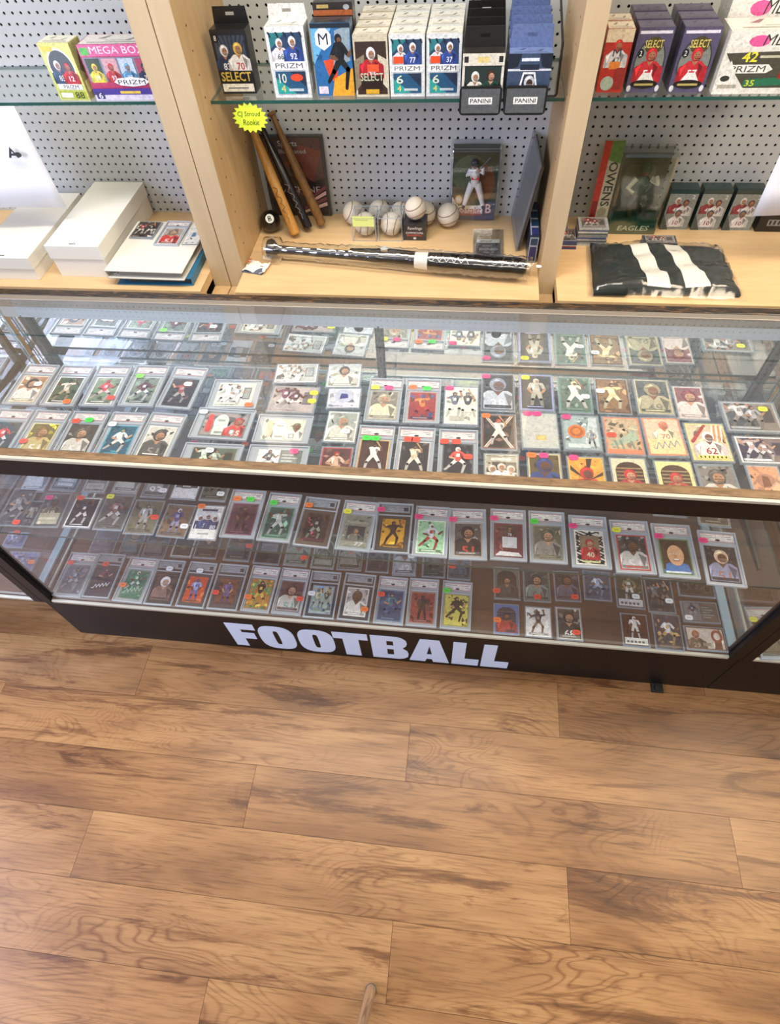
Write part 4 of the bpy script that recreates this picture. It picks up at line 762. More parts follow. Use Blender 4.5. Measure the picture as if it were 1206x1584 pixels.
# ---------------------------------------------------------------- sealed boxes on the glass shelves
def carton(name, label, x, y, w, d, h, z, artf, body='2a2a2e', top=None, rz=0, group='card boxes on the glass shelves', tab=None, cat='box', par_tray=None):
    t = thing(name, label, cat, (x, y, z), rz, group)
    b = MB(); b.box(-w/2, w/2, 0, d, 0, h, 0, lin(body)); b.build('carton', M['print'], t, bevel=.0006)
    a = Art(w, h); artf(a, w, h); m_ = MB(); a.put(m_, (-w/2, -.0005, 0), (1, 0, 0), (0, 0, 1), step=.00005); m_.build('front_print', M['print'], t)
    a = Art(w*.96, d*.9); a.rect(0, 0, w*.96, d*.9, top or body)
    a.rect(w*.1, d*.12, w*.86, d*.2, shade(top or body, .6)); a.poly([(w*.2, d*.5), (w*.3, d*.5), (w*.38, d*.8), (w*.33, d*.8)], shade(top or body, .55)); a.poly([(w*.6, d*.3), (w*.7, d*.3), (w*.78, d*.6), (w*.73, d*.6)], shade(top or body, .55), 0); a.rect(w*.35, d*.3, w*.6, d*.36, shade(top or body, .7), 0)
    m_ = MB(); a.put(m_, (-w*.48, d*.05, h+.0003), (1, 0, 0), (0, 1, 0), step=.00005); m_.build('lid_print', M['print'], t)
    a = Art(d*.9, h*.94); a.rect(0, 0, d*.9, h*.94, shade(body, .9)); a.rect(d*.1, h*.1, d*.8, h*.3, shade(body, 1.25)); a.poly([(d*.1, h*.5), (d*.4, h*.4), (d*.8, h*.8), (d*.5, h*.85)], shade(body, .6))
    m_ = MB(); a.put(m_, (w/2+.0004, d*.05, h*.03), (0, 1, 0), (0, 0, 1), step=.00005); m_.build('side_print', M['print'], t)
    if tab:   # hang tab with a slot
        c, th = tab; y_ = d-.001; s_ = w*.5
        m_ = MB(); z0, z1 = h, h+th; q = [(-s_, z0), (s_, z0), (s_*.92, z1), (-s_*.92, z1)]; zc = h+th*.55; sl = [(-.011, zc-.003), (.011, zc-.003), (.011, zc+.004), (-.011, zc+.004)]
        m_.add([(u, y_, v) for u, v in q]+[(u, y_, v) for u, v in sl]+[(u, y_+.0008, v) for u, v in q]+[(u, y_+.0008, v) for u, v in sl],
               [(k, (k+1) % 4, 4+(k+1) % 4, 4+k) for k in range(4)]+[(8+(k+1) % 4, 8+k, 12+k, 12+(k+1) % 4) for k in range(4)]+[(k, 8+k, 8+(k+1) % 4, (k+1) % 4) for k in range(4)], 0, lin(c)); m_.build('hang_tab', M['print'], t)
    return t
def f_select_black(a, w, h):
    a.rect(0, 0, w, h, '1c1c20'); a.rect(w*.08, h*.3, w*.92, h*.92, '3c4858')
    for k in range(8): a.poly([(w*.5, h*.35), (w*(.05+.13*k), h*.92), (w*(.10+.13*k), h*.92)], '242c3c', 1 if k == 0 else 0)
    bust(a, w*.30, h*.38, h*.46, '20304c', 'e8e8ec', 'd8dce0'); bust(a, w*.70, h*.38, h*.50, 'ece8e4', 'b83030', 'd8b050'); a.rect(w*.05, h*.82, w*.2, h*.94, '101014'); a.text('8', w*.09, h*.84, w*.16, h*.92, 'd8d8d8')
    a.rect(0, h*.18, w, h*.38, '141216'); a.text('SELECT', w*.06, h*.21, w*.94, h*.36, 'd8b84c', .05); a.rect(w*.04, h*.04, w*.96, h*.17, 'e8e2d0'); a.rect(w*.2, h*.09, w*.8, h*.11, '686868')
def f_prizm(a, w, h, num='10', or_=True):
    a.rect(0, 0, w, h, 'dfe4e4'); a.rect(w*.08, h*.54, w*.92, h*.92, '2c4464'); a.poly([(w*.08, h*.7), (w*.5, h*.92), (w*.08, h*.92)], '2f7c84'); bust(a, w*.32, h*.55, h*.34, 'e0e0e4', '3c5c4c', 'e4e4e8'); bust(a, w*.66, h*.55, h*.37, '34509c', 'e8e8f0', 'e8ecf4')
    for k in range(5): a.poly([(w*(.05+.2*k), h*.93), (w*(.10+.2*k), h*.93), (w*(.14+.2*k), h*.86), (w*(.11+.2*k), h*.86)], '1c2430', 1 if k == 0 else 0)
    a.rect(w*.06, h*.41, w*.94, h*.53, 'f0f2f0'); a.text('PRIZM', w*.14, h*.435, w*.86, h*.505, '3c4450', .03)
    a.rect(w*.10, h*.06, w*.90, h*.39, '28587c'); a.poly([(w*.10, h*.06), (w*.6, h*.06), (w*.1, h*.3)], '2ca49c'); a.poly([(w*.9, h*.39), (w*.9, h*.15), (w*.5, h*.39)], '24344c')
    a.text(num, w*.18, h*.22, w*.38, h*.36, 'e4ecd0'); a.text('4', w*.2, h*.09, w*.32, h*.19, 'e8dc80'); a.rect(w*.4, h*.10, w*.8, h*.14, 'c0ccd0')
    if or_: a.ell(w*.66, h*.30, w*.17, h*.055, 'f04c28', 10)
def f_prizm_w(a, w, h):
    f_prizm(a, w, h, '6', False); a.rect(w*.12, h*.55, w*.40, h*.66, 'f05024')
def f_mosaic(a, w, h):
    a.rect(0, 0, w, h, '2c6ca8'); a.poly([(0, h), (w*.6, h), (0, h*.45)], '6cb4e0'); a.poly([(w*.25, h*.5), (w*.65, h*.55), (w*.55, h*.15), (w*.35, h*.3)], 'e0502c'); a.poly([(w*.4, 0), (w, 0), (w, h*.4), (w*.5, h*.25)], 'e8a830'); a.poly([(w*.5, h*.4), (w*.95, h*.5), (w, h*.98), (w*.6, h*.9)], '90a4b0')
    a.poly([(w*.10, h*.86), (w*.10, h*.72), (w*.30, h*.64), (w*.50, h*.72), (w*.50, h*.86), (w*.38, h*.94), (w*.22, h*.94)], 'f0f2f4'); a.text('M', w*.18, h*.72, w*.42, h*.87, '243040', .02); figure(a, w*.68, h*.06, h*.80, 'run', '1c2024', '1c2024', '181c20', '70503c', .8)
    a.text('20', w*.08, h*.52, w*.22, h*.59, '204c7c'); a.rect(w*.05, h*.03, w*.3, h*.14, 'dcd4e0'); a.rect(0, h*.94, w, h, '1c2834')
def f_select_red(a, w, h):
    a.rect(0, 0, w, h, 'ccc4ac'); a.rect(w*.05, h*.04, w*.95, h*.9, '3c2c24'); a.poly([(0, h*.6), (w*.3, h*.7), (w*.3, h*.3), (0, h*.1)], '8c8068'); a.poly([(w, h*.6), (w*.7, h*.7), (w*.7, h*.3), (w, h*.1)], 'd0c8b0', 0)
    bust(a, w*.5, h*.36, h*.52, 'b82430', 'e8e8ec', 'e4e4e8'); a.rect(w*.38, h*.42, w*.72, h*.54, 'f05a30'); a.rect(w*.18, h*.12, w*.82, h*.36, '2c1c18'); a.text('SELECT', w*.16, h*.27, w*.84, h*.40, 'c8ccb0', .05); a.rect(w*.3, h*.05, w*.7, h*.13, 'd8a830')
def f_green_pack(a, w, h):
    a.rect(0, 0, w, h, 'dcd8cc'); a.rect(w*.06, h*.05, w*.94, h*.78, '283430'); bust(a, w*.32, h*.22, h*.52, 'e8e4d8', '485044', 'd8dcd4'); bust(a, w*.70, h*.22, h*.55, '24483c', 'e8e8e0', '3c2c20', 'c8987c')
    a.poly([(w*.06, h*.05), (w*.4, h*.05), (w*.06, h*.5)], '1c1c18'); a.poly([(w*.94, h*.05), (w*.6, h*.05), (w*.94, h*.5)], '1c1c18', 0); a.poly([(w*.1, h*.05), (w*.5, h*.22), (w*.9, h*.05)], 'e0e0d8'); a.text('SCORE' if False else '10', w*.40, h*.08, w*.60, h*.18, 'd0b040'); a.rect(0, h*.78, w, h, 'dcd8c8'); a.rect(w*.36, h*.84, w*.64, h*.94, 'e0c880'); a.rect(w*.04, h*.84, w*.14, h*.95, '282828'); a.rect(w*.86, h*.84, w*.96, h*.95, '282828', 0)
def f_blue_pack(a, w, h):
    a.rect(0, 0, w, h, '3c4c68'); a.poly([(0, h), (w*.3, h), (w*.22, h*.76), (0, h*.70)], '1c2434'); a.poly([(w, h), (w*.7, h), (w*.78, h*.76), (w, h*.70)], '1c2434', 0); a.rect(0, h*.68, w, h*.72, 'd8dce4'); a.rect(w*.28, h*.70, w*.72, h*.80, '20283c'); a.rect(w*.3, h*.86, w*.7, h*.92, 'dce4f0')
    a.poly([(w*.22, h*.10), (w*.36, h*.66), (w*.64, h*.66), (w*.80, h*.10)], 'e8ecf0'); a.poly([(w*.27, h*.10), (w*.39, h*.62), (w*.61, h*.62), (w*.75, h*.10)], '2c3448'); bust(a, w*.52, h*.02, h*.66, 'd0d4dc', '5c6478', 'c8ccd4', '4c3428')
def f_yellow(a, w, h):
    a.rect(0, 0, w, h, 'd8dc78'); a.ell(w*.5, h*.58, w*.42, h*.34, 'ecece8', 20); a.ell(w*.5, h*.58, w*.38, h*.30, '3c4440', 20); bust(a, w*.36, h*.34, h*.42, '34506c', 'd8d8d8', 'd8dce0'); bust(a, w*.68, h*.34, h*.38, 'c02c30', 'e8e8e8', 'b02828'); a.rect(w*.08, h*.86, w*.4, h*.94, 'e8c830')
    a.rect(w*.12, h*.20, w*.92, h*.30, 'ecece8'); a.text('PRIZM', w*.3, h*.215, w*.8, h*.28, '485058'); a.rect(w*.06, h*.03, w*.94, h*.17, 'b0c038'); a.rect(w*.1, h*.05, w*.5, h*.14, 'ecece0'); a.text('88', w*.58, h*.04, w*.88, h*.16, '384028', .04)
def f_mega(a, w, h):
    a.rect(0, 0, w, h, 'c03c68'); a.rect(0, h*.80, w, h, 'e068a0'); a.text('MEGA BOX', w*.16, h*.84, w*.94, h*.97, 'f8e8f0', .06); a.rect(w*.02, h*.82, w*.14, h*.95, '58c050'); a.rect(w*.02, h*.34, w*.98, h*.78, '7c8ca0')
    for k, (c, d) in enumerate((('e8d840', '384830'), ('c03840', 'd8a8b0'), ('5c9cc8', 'c8d8e8'), ('28304c', 'b05068'))): a.rect(w*(.04+.24*k), h*.36, w*(.25+.24*k), h*.76, d); bust(a, w*(.145+.24*k), h*.36, h*.36, c, 'e8e8e8', c)
    a.ell(w*.62, h*.34, w*.26, h*.09, 'f0f2f0', 8); a.text('PRIZM', w*.42, h*.295, w*.82, h*.375, '303840'); a.rect(0, h*.10, w, h*.22, '4c3c98'); a.rect(0, 0, w, h*.10, 'dcd4e8'); a.rect(w*.03, h*.02, w*.15, h*.16, '3c3870'); a.text('6', w*.06, h*.03, w*.12, h*.14, 'f0f0f4'); a.rect(w*.4, h*.12, w*.7, h*.17, 'e8c850')
def f_red(a, w, h):
    a.rect(0, 0, w, h, 'b83020'); a.rect(0, h*.8, w, h, 'e0d0b0'); bust(a, w*.5, h*.45, h*.45, 'dcdce0', '606468', 'c83028'); a.text('M', w*.35, h*.58, w*.65, h*.7, '404448'); a.rect(w*.3, h*.38, w*.7, h*.5, 'e88830'); a.ell(w*.35, h*.15, w*.25, h*.12, 'a8b8a8'); a.rect(w*.6, h*.05, w*.95, h*.4, '983028')
def f_purple(a, w, h):
    a.rect(0, 0, w, h, '57506c'); a.rect(w*.05, h*.91, w*.95, h*.955, 'e4e0ec'); a.ell(w*.5, h*.46, w*.44, h*.40, '30342c', 24); a.ell(w*.5, h*.46, w*.41, h*.37, '80847c', 24)
    a.ell(w*.52, h*.74, w*.26, h*.13, '4c441c', 16); a.text('SELECT', w*.26, h*.70, w*.78, h*.82, 'd8c870', .04); a.ell(w*.2, h*.62, w*.09, h*.07, '14161c'); a.text('2', w*.165, h*.58, w*.235, h*.66, 'e8e8e8'); bust(a, w*.52, h*.22, h*.56, 'c82c34', 'e8e8ec', 'c02830'); a.poly([(w*.25, h*.18), (w*.78, h*.18), (w*.62, h*.32), (w*.4, h*.32)], 'ecece8'); a.ell(w*.5, h*.14, w*.40, h*.07, '201c18', 18); a.rect(w*.22, h*.115, w*.78, h*.15, 'b8a860'); a.ell(w*.08, h*.07, w*.06, h*.055, 'd8d8dc'); a.ell(w*.92, h*.07, w*.06, h*.055, 'd8d8dc', 14, 0)
def f_mega42(a, w, h):
    a.rect(0, 0, w, h, 'e2e0d4'); a.rect(w*.02, h*.74, w, h, 'e8e6dc'); a.ell(w*.32, h*.84, w*.11, h*.09, 'e85c9c', 12); a.text('MEGA', w*.36, h*.77, w*.78, h*.94, '3c3c34', .03, .2); a.poly([(w*.02, h*.66), (w, h*.70), (w, h*.1), (w*.32, h*.10), (w*.2, h*.3)], '4c4a3c'); a.text('42', w*.20, h*.52, w*.36, h*.68, 'e8e040', .06); a.rect(w*.38, h*.58, w*.7, h*.62, 'c8c4a8')
    a.poly([(w*.02, h*.40), (w*.08, h*.34), (w*.50, h*.34), (w*.56, h*.40), (w*.50, h*.48), (w*.08, h*.48)], 'f0eee4'); a.text('PRIZM', w*.11, h*.36, w*.48, h*.46, '3c3c38'); a.poly([(w*.3, h*.12), (w, h*.16), (w, h*.30), (w*.3, h*.24)], '2c7050'); a.text('35', w*.32, h*.13, w*.42, h*.23, 'd8e040'); bust(a, w*.78, h*.30, h*.5, 'c83028', 'ecece8', 'e8e8e8'); a.poly([(0, 0), (w*.3, 0), (w*.1, h*.55), (0, h*.2)], 'e8e6dc'); a.ell(w*.09, h*.26, w*.05, h*.05, '3c3c38'); a.rect(w*.04, h*.1, w*.24, h*.16, 'b0ac9c')
def f_green_small(a, w, h):
    a.rect(0, 0, w, h, '8a8f88'); a.rect(0, h*.9, w, h, '1c3c3c'); bust(a, w*.35, h*.45, h*.42, '8c3840', 'e8e4e0', 'c8c4c0'); bust(a, w*.65, h*.40, h*.42, 'd8d4d0', '705058', '603838'); bust(a, w*.5, h*.12, h*.45, 'e0dcd8', '8c4848', '4c5458'); a.poly([(0, 0), (w*.3, 0), (0, h*.4)], '4c5450'); a.text('2', w*.8, h*.78, w*.9, h*.88, 'd8d8d8')

carton('yellow_card_box', 'pale yellow upright box with two players beside the pink box', .002, 1.110, .088, .055, .128, ZS, f_yellow, 'c8cc88', 'd8d8c8', rz=R(-4))
carton('wide_card_box', 'wide pink and purple box lettered MEGA BOX', 0.158, 1.112, .190, .075, .122, ZS, f_mega, 'a8406c', 'd0d0cc')
carton('black_card_box', 'black box with two helmeted players and gold SELECT lettering', .458, 1.143, .092, .05, .138, ZS, f_select_black, '201c1c', '1c1c1e', tab=('161414', .034))
carton('silver_card_box', 'tall silver and blue box at the left of the shelf row with orange sticker', .612, 1.115, .098, .055, .150, ZS, f_prizm, 'c8ccca', 'dcdcd8', tab=('dad8d2', .030))
carton('blue_card_box', 'blue and orange box with a black-suited player and white badge', .724, 1.125, .098, .045, .152, ZS, f_mosaic, '2c5c88', '25323c')
carton('black_card_box', 'black and copper box standing behind the blue and orange box', .724, 1.182, .098, .045, .176, ZS, lambda a, w, h: (a.rect(0, 0, w, h, '2c2420'), a.rect(0, h*.86, w, h*.92, 'a85c30'), a.rect(w*.1, h*.94, w*.4, h*.98, 'b8a060'), a.ell(w*.85, h*.95, w*.08, h*.03, '9ca4a8')), '241c1a', '1c1a1a')
nth = ['front', 'second', 'third', 'fourth']
for k in range(4):
    y_ = 1.116 + k*.056
    carton('red_card_box', f'cream and red box with a red-shirted player, {nth[k]} in its column', .822, y_, .086, .05, .130, ZS, f_select_red, 'b8ac94', 'd6d0c0')
    carton('white_card_box', f'white and blue box with orange sticker, {nth[k]} in the column beside the red box', .912, y_, .088, .05, .130, ZS, f_prizm_w, 'd0d2ce', 'd4d2c6')
    carton('white_card_box', f'white and blue box with orange sticker, {nth[k]} in the column beside the feeder', 1.003, y_, .086, .05, .130, ZS, f_prizm_w, 'd0d2ce', 'd4d2c6')
# gravity feeders
def feeder(x, w_, label):
    t = thing('box_feeder_tray', label, 'tray', (x, 1.031, ZS), 0, 'dispenser trays at the shelf end')
    b = MB(); h0 = -.012
    b.box(-w_/2, w_/2, .002, .32, .0005, .003); b.build('tray_floor', M['blackplastic'], t)
    b = MB(); r = .010; pts = []
    for (cx, cz, a0) in ((w_/2-r, .050-r, 0), (-w_/2+r, .050-r, 90), (-w_/2+r, h0+r, 180), (w_/2-r, h0+r, 270)):
        for k in range(5): pts.append((cx+r*math.cos(R(a0+22.5*k)), cz+r*math.sin(R(a0+22.5*k))))
    n = len(pts); b.add([(p[0], 0, p[1]) for p in pts]+[(p[0], .004, p[1]) for p in pts], [tuple(range(n-1, -1, -1)), tuple(range(n, 2*n))]+[(k, (k+1) % n, n+(k+1) % n, n+k) for k in range(n)])
    fp = b.build('front_plate', M['blackplastic'], t)
    a = Art(w_*.9, .052); a.rect(0, 0, w_*.9, .052, '585c5e'); a.rect(w_*.17, .019, w_*.73, .034, 'ecece8'); a.text('PANINI', w_*.21, .022, w_*.69, .031, '1c1c1c', .04)
    m_ = MB(); a.put(m_, (-w_*.45, -.0004, -.007), (1, 0, 0), (0, 0, 1), step=.00008); m_.build('name_sticker', M['print'], fp)
    return t
feeder(1.098, .102, 'dark grey dispenser tray marked PANINI under the white and green box'); feeder(1.206, .102, 'dark grey dispenser tray marked PANINI under the slate blue box')
for k in range(4):
    y_ = 1.042 + k*.062
    carton('green_card_box', f'white and green box with black top, {nth[k]} in the dispenser tray', 1.100, y_, .098, .04, .108, ZS+.0042, f_green_pack, '24221e', '2a2824', tab=('1c1a18', .040), group='boxes in the dispenser trays')
    carton('slate_card_box', f'slate blue box with a silver player window, {nth[k]} in the dispenser tray', 1.208, y_, .100, .04, .106, ZS+.0042, f_blue_pack, '5a6c98', '6c7fae', tab=('60729e', .044), group='boxes in the dispenser trays')
b = MB(); b.tube([(1.282, 1.10, ZS+.003), (1.286, 1.10, ZS+.008), (1.286, 1.14, ZS+.10), (1.283, 1.30, ZS+.14)], .003, 8); b.tube([(1.262, 1.10, ZS+.003), (1.282, 1.10, ZS+.003)], .003, 8)
tag(b.build('wire_divider', M['blackplastic']), 'thin black wire divider standing beside the slate blue boxes', 'divider')
carton('red_card_box', 'narrow red box against the divider beside the purple boxes', 1.416, 1.130, .062, .05, .128, ZS, f_red, 'a83c28', 'dcd0b8')
carton('red_card_box', 'second red box behind the narrow red one', 1.416, 1.186, .062, .05, .128, ZS, f_red, 'a83c28', 'd8ccb8')
for k in range(3):
    carton('purple_card_box', f'purple box with oval player badge nearer the red box, {nth[k]} in its column', 1.495, 1.127+k*.058, .080, .05, .130, ZS, f_purple, '4a4458', '524c66')
    carton('purple_card_box', f'purple box with oval player badge nearer the white box, {nth[k]} in its column', 1.598, 1.124+k*.058, .084, .05, .130, ZS, f_purple, '4a4458', '524c66')
carton('white_mega_box', 'wide white and olive box lettered MEGA with pink sticker', 1.765, 1.113, .215, .085, .125, ZS, f_mega42, 'd8d6ca', 'dedccf')
carton('white_mega_box', 'second wide white box standing behind the pink-stickered one', 1.775, 1.212, .215, .085, .165, ZS, f_mega42, 'c4c8be', 'c8ccc0')
# neon star tag
b = MB(); n = 18; pts = []
for k in range(2*n): rr = .050 if k % 2 == 0 else .040; th = math.pi*k/n; pts.append((rr*math.cos(th)*.98, rr*math.sin(th)*.74))
b.add([(p[0], 0, p[1]) for p in pts]+[(p[0], .0006, p[1]) for p in pts], [tuple(range(2*n-1, -1, -1))[::-1], tuple(range(4*n-1, 2*n-1, -1))]+[(k, 2*n+k, 2*n+(k+1) % (2*n), (k+1) % (2*n)) for k in range(2*n)], 0, lin('dcf23c'))
a = Art(.08, .05); a.text('CJ Stroud', .006, .026, .068, .041, '4c5c14', .0, .15); a.text('Rookie', .018, .008, .062, .022, '4c5c14', .0, .15)
a.put(b, (-.040, -.0005, -.025), (1, 0, 0), (0, 0, 1))
st = thing('star_price_tag', 'neon yellow starburst tag with handwriting clipped to the glass shelf', 'sign', (.489, 1.090, 1.004))
b.build('star_card', M['flat'], st); b = MB(); b.box(-.009, .009, -.001, .012, .026, .046); b.build('shelf_clip', M['clearbox'], st)
# hanging papers
def sheet(x0, x1, z0, y, label, mark=False):
    b = MB(); n = 10; vs = []
    for i in range(n+1):
        for k in range(5):
            u = i/n; zz = z0 + (ZS-.004-z0)*k/4; vs.append((x0+(x1-x0)*u, y-.010*math.sin(u*4+1)*(1-k/4)**1.5, zz+(.004*math.sin(u*5) if k == 0 else 0)))
    b.add(vs, [(i*5+k, (i+1)*5+k, (i+1)*5+k+1, i*5+k+1) for i in range(n) for k in range(4)])
    o = b.build('paper_sheet', M['paper'], smooth='all'); s_ = o.modifiers.new('solid', 'SOLIDIFY'); s_.thickness = .0004
    tag(o, label, 'paper')
    return o
p_ = sheet(-.46, -.172, .756, 1.086, 'white paper sheet hanging from the shelf over the white boxes')
a = Art(.06, .05); a.poly([(.002, .004), (.02, .034), (.036, .004), (.030, .004), (.02, .022), (.010, .004)], '34383c'); a.rect(.012, .010, .045, .016, '34383c'); a.ell(.036, .013, .010, .007, '34383c')
m_ = MB(); a.put(m_, (-.262, 1.0755, .905), (1, 0, 0), (0, 0, 1)); m_.build('printed_mark', M['flat'], p_)
sheet(1.869, 2.16, .760, 1.086, 'white paper sheet hanging from the shelf beside the small green boxes')

# ---------------------------------------------------------------- left ledge: white boxes and binders
def storage_box(x, y, w_, d, h, lid, label):
    t = thing('card_storage_box', label, 'box', (x, y, ZL), 0, 'white card storage boxes')
    b = MB(); b.box(-w_/2+.003, w_/2-.003, .004, d-.003, 0, h-.002); b.build('box_body', M['white'], t, bevel=.001)
    b = MB(); b.box(-w_/2, w_/2, 0, d, h-lid, h); l = b.build('lid', M['white'], t, bevel=.0015)
    b = MB(); b.box(-.011, .011, .010, .014, h, h+.0004); b.build('thumb_slot', M['joint'], l)
    b = MB(); b.box(-w_/2-.0006, -w_/2+.002, d*.5, d, h-lid*.55, h-lid*.5); b.build('fold_line', M['joint'], l)
storage_box(-.122, .958, .178, .398, .107, .045, 'long white cardboard card box with lid beside the binders')
storage_box(-.365, .935, .190, .40, .078, .040, 'lower white cardboard box left of the long white box')
def binder(z, th, col, y0, label, mtl, rot=0, x=.105):
    t = thing('ring_binder', label, 'binder', (x, y0, z), rot, 'stacked ring binders'); w_, d = .250, .285
    m1 = mat(mtl, col, .35)
    b = MB(); b.box(-w_/2, w_/2, 0, d, th-.0035, th); b.build('front_cover', m1, t, bevel=.0008)
    b = MB(); b.box(-w_/2, w_/2, 0, d, 0, .0035); b.build('back_cover', m1, t, bevel=.0008)
    sx = w_/2 if col == '2d6d92' else -w_/2
    b = MB(); b.box(sx-.003, sx+.0005, 0, d, .0005, th-.0005); b.build('spine', m1, t, bevel=.0008)
    b = MB(); b.box(-w_/2+.035, w_/2-.012, .012, d-.010, .005, th-.008); b.build('page_block', mat(mtl+'_pages', '4a4a4a' if col == '2d6d92' else '8c8880', .6), t)
    b = MB(); s_ = 1 if sx > 0 else -1
    for yy in (.02, .14, .26): b.tube([(sx-s_*(.016+.009*math.cos(q*.6)), yy, th/2+(th*.33)*math.sin(q*.6)) for q in range(11)], .0016, 6)
    b.build('ring_mechanism', M['chrome'], t, smooth='all')
binder(ZL, .026, '2d6d92', .925, 'blue ring binder lying under the white binder', 'blue_binder_vinyl', R(1), .122)
binder(ZL+.0265, .027, 'dcdad0', .915, 'white ring binder lying on the blue binder', 'white_binder_vinyl', R(-1), .106)
zb = ZL+.0540
card_item('K', .037, 1.140, -.05, .084, .110, 'thick dark card holder nearest the white box', 'duo;3c3430;c8c0b4;505050;a03c34;d8d4cc;2c2826', '', 'top of the white binder', zb, 901) if False else None
def flatcard(kind, x, y, rot, w_, h_, desc, style, z, s_, row='lying on the white binder'):
    return card_item(kind, x, y, rot, w_, h_, desc, style, '', row, z, s_)
flatcard('T', .036, 1.142, -.03, .082, .100, 'dark-printed card in a thick holder', 'two;38302c;c8c0b4;60605c;a03c34;d8d4cc;2c2826', zb, 901)
flatcard('P', .134, 1.125, -.02, .084, .1415, 'graded slab with grey and red card', 'bust;a8a098;8c3c38;d8d8d4;c83c38;d8d0c8;706860', zb, 902)
flatcard('T', .208, 1.110, .05, .055, .095, 'pale card with a blue cap emblem', 'logo;dcdcd8;c8ccd0;e4e4e0;4a7896;e4e4e0;3c6880', zb, 903)
flatcard('T', .150, 1.240, -.2, .075, .070, 'black and white striped card', 'cross;404040;707070;b8b8b8;e8e8e8;d8d8d8;303030', zb+.0001, 904) if False else None
b = MB()
# ---------------------------------------------------------------- centre ledge
def bat(name, label, bottom, top, L, rb, rh, mt, marks=None, group='leaning mini bats'):
    B0, T0 = Vector(bottom), Vector(top); d = (T0-B0).normalized()
    t = thing(name, label, 'bat', B0, 0, group)
    prof = [(0, .6), (.01, .93), (.03, 1), (.45, .98), (.68, .84), (.84, .60), (.94, .50), (.965, .55), (.975, .95), (.99, 1.0), (1, .7)]
    b = MB(); b.tube([d*(L*u) for u, r_ in prof], [rb*r_ for u, r_ in prof], 20); b.build('bat_body', mt, t, smooth=True)
    if marks:
        a = Art(.12, rb*1.1); rr_ = random.Random(len(label)); q0 = (.0, rb*.5)
        for k in range(16):
            q1 = (.007*(k+1), rb*(.55+rr_.uniform(-.42, .42))); a.cap(q0, q1, .0008, .0008, marks[1]); q0 = q1
        cdir = (Vector((1.0885, -.6277, 1.669)) - B0).normalized(); n_ = Vector((.0, -.85, .5)); n_ = (n_ - d*n_.dot(d)).normalized(); v_ = n_.cross(d).normalized(); m_ = MB()
        a.put(m_, d*(L*.10) + n_*(rb*1.01) - v_*(rb*.55), d, v_, step=.0001); m_.build('engraved_lettering', M['flat'], t)
    return t
bat('mini_bat', 'tan wooden mini bat leaning nearest the black ball', (.520, 1.205, .612), (.385, 1.345, .94), .385, .0165, .01, M['tanwood'], ('signature', '4a2c10'))
bat('mini_bat', 'black mini bat leaning between the two wooden ones', (.556, 1.243, .612), (.420, 1.343, .92), .350, .0155, .01, M['batblack'], ('PRO STOCK' if False else '- - - -', '88807c'))
bat('mini_bat', 'brown mini bat leaning against the magazine', (.598, 1.268, .612), (.476, 1.345, .90), .345, .0150, .01, M['brownwood'])
# black souvenir ball
t = thing('black_ball', 'glossy black ball with white badge beside the leaning bats', 'ball', (.432, 1.262, ZL)); t.location.x = .4665 - .0
t.location = (.4265, 1.248, ZL)
b = MB(); b.ball((0, 0, .034), .034, 28); b.build('ball_body', M['batblack'], t, smooth='all')
b = MB()
d_ = Vector((.25, -.72, .65)).normalized(); u_ = d_.cross(Vector((0, 0, 1))).normalized() * -1; v_ = d_.cross(u_) * 1
a = Art(.028, .028); a.ell(.014, .014, .014, .014, 'd8dcd8', 20); a.text('B', .008, .006, .020, .022, '2c2c2c', .03)
u2 = Vector((-d_.y, d_.x, 0)).normalized(); v2_ = d_.cross(u2)
a.put(b, Vector((0, 0, .034)) + d_*.0335 - u2*.014 - v2_*.014, u2, v2_); b.build('badge', M['flat'], t)
# framed magazine
t = thing('framed_magazine', 'magazine in a dark clear frame standing behind the bats', 'magazine', (.512, 1.346, ZL)); t.rotation_euler = (R(-1), 0, 0)
b = MB(); b.box(-.105, .105, 0, .010, 0, .255); b.build('frame', mat('smoked_frame', '4c4a48', .25, alpha=.85), t, bevel=.002)
a = Art(.190, .240); a.rect(0, 0, .19, .24, '3c3234'); a.poly([(0, .05), (.19, .12), (.19, .24), (0, .24)], '5c4644'); a.poly([(.06, .16), (.15, .10), (.19, .2), (.12, .22)], '7c4840'); bust(a, .10, .06, .13, '34282c', '705058', '4c3c38', '704c40')
a.text('Sports', .052, .210, .115, .232, 'c8c4c0', .03); a.text('Illustrated', .052, .194, .140, .207, 'b8b4b0', .03); a.text('MACHINE', .02, .072, .172, .092, 'c8bcc0', .0)
for k in range(4): a.poly([(.10+.01*k, .002+.015*k), (.19, .03+.018*k), (.19, .042+.018*k), (.10+.01*k, .010+.015*k)], 'e8c0c0' if k % 2 == 0 else '8c5058')
m_ = MB(); a.put(m_, (-.095, -.0006, .008), (1, 0, 0), (0, 0, 1)); m_.build('magazine_cover', M['print'], t)
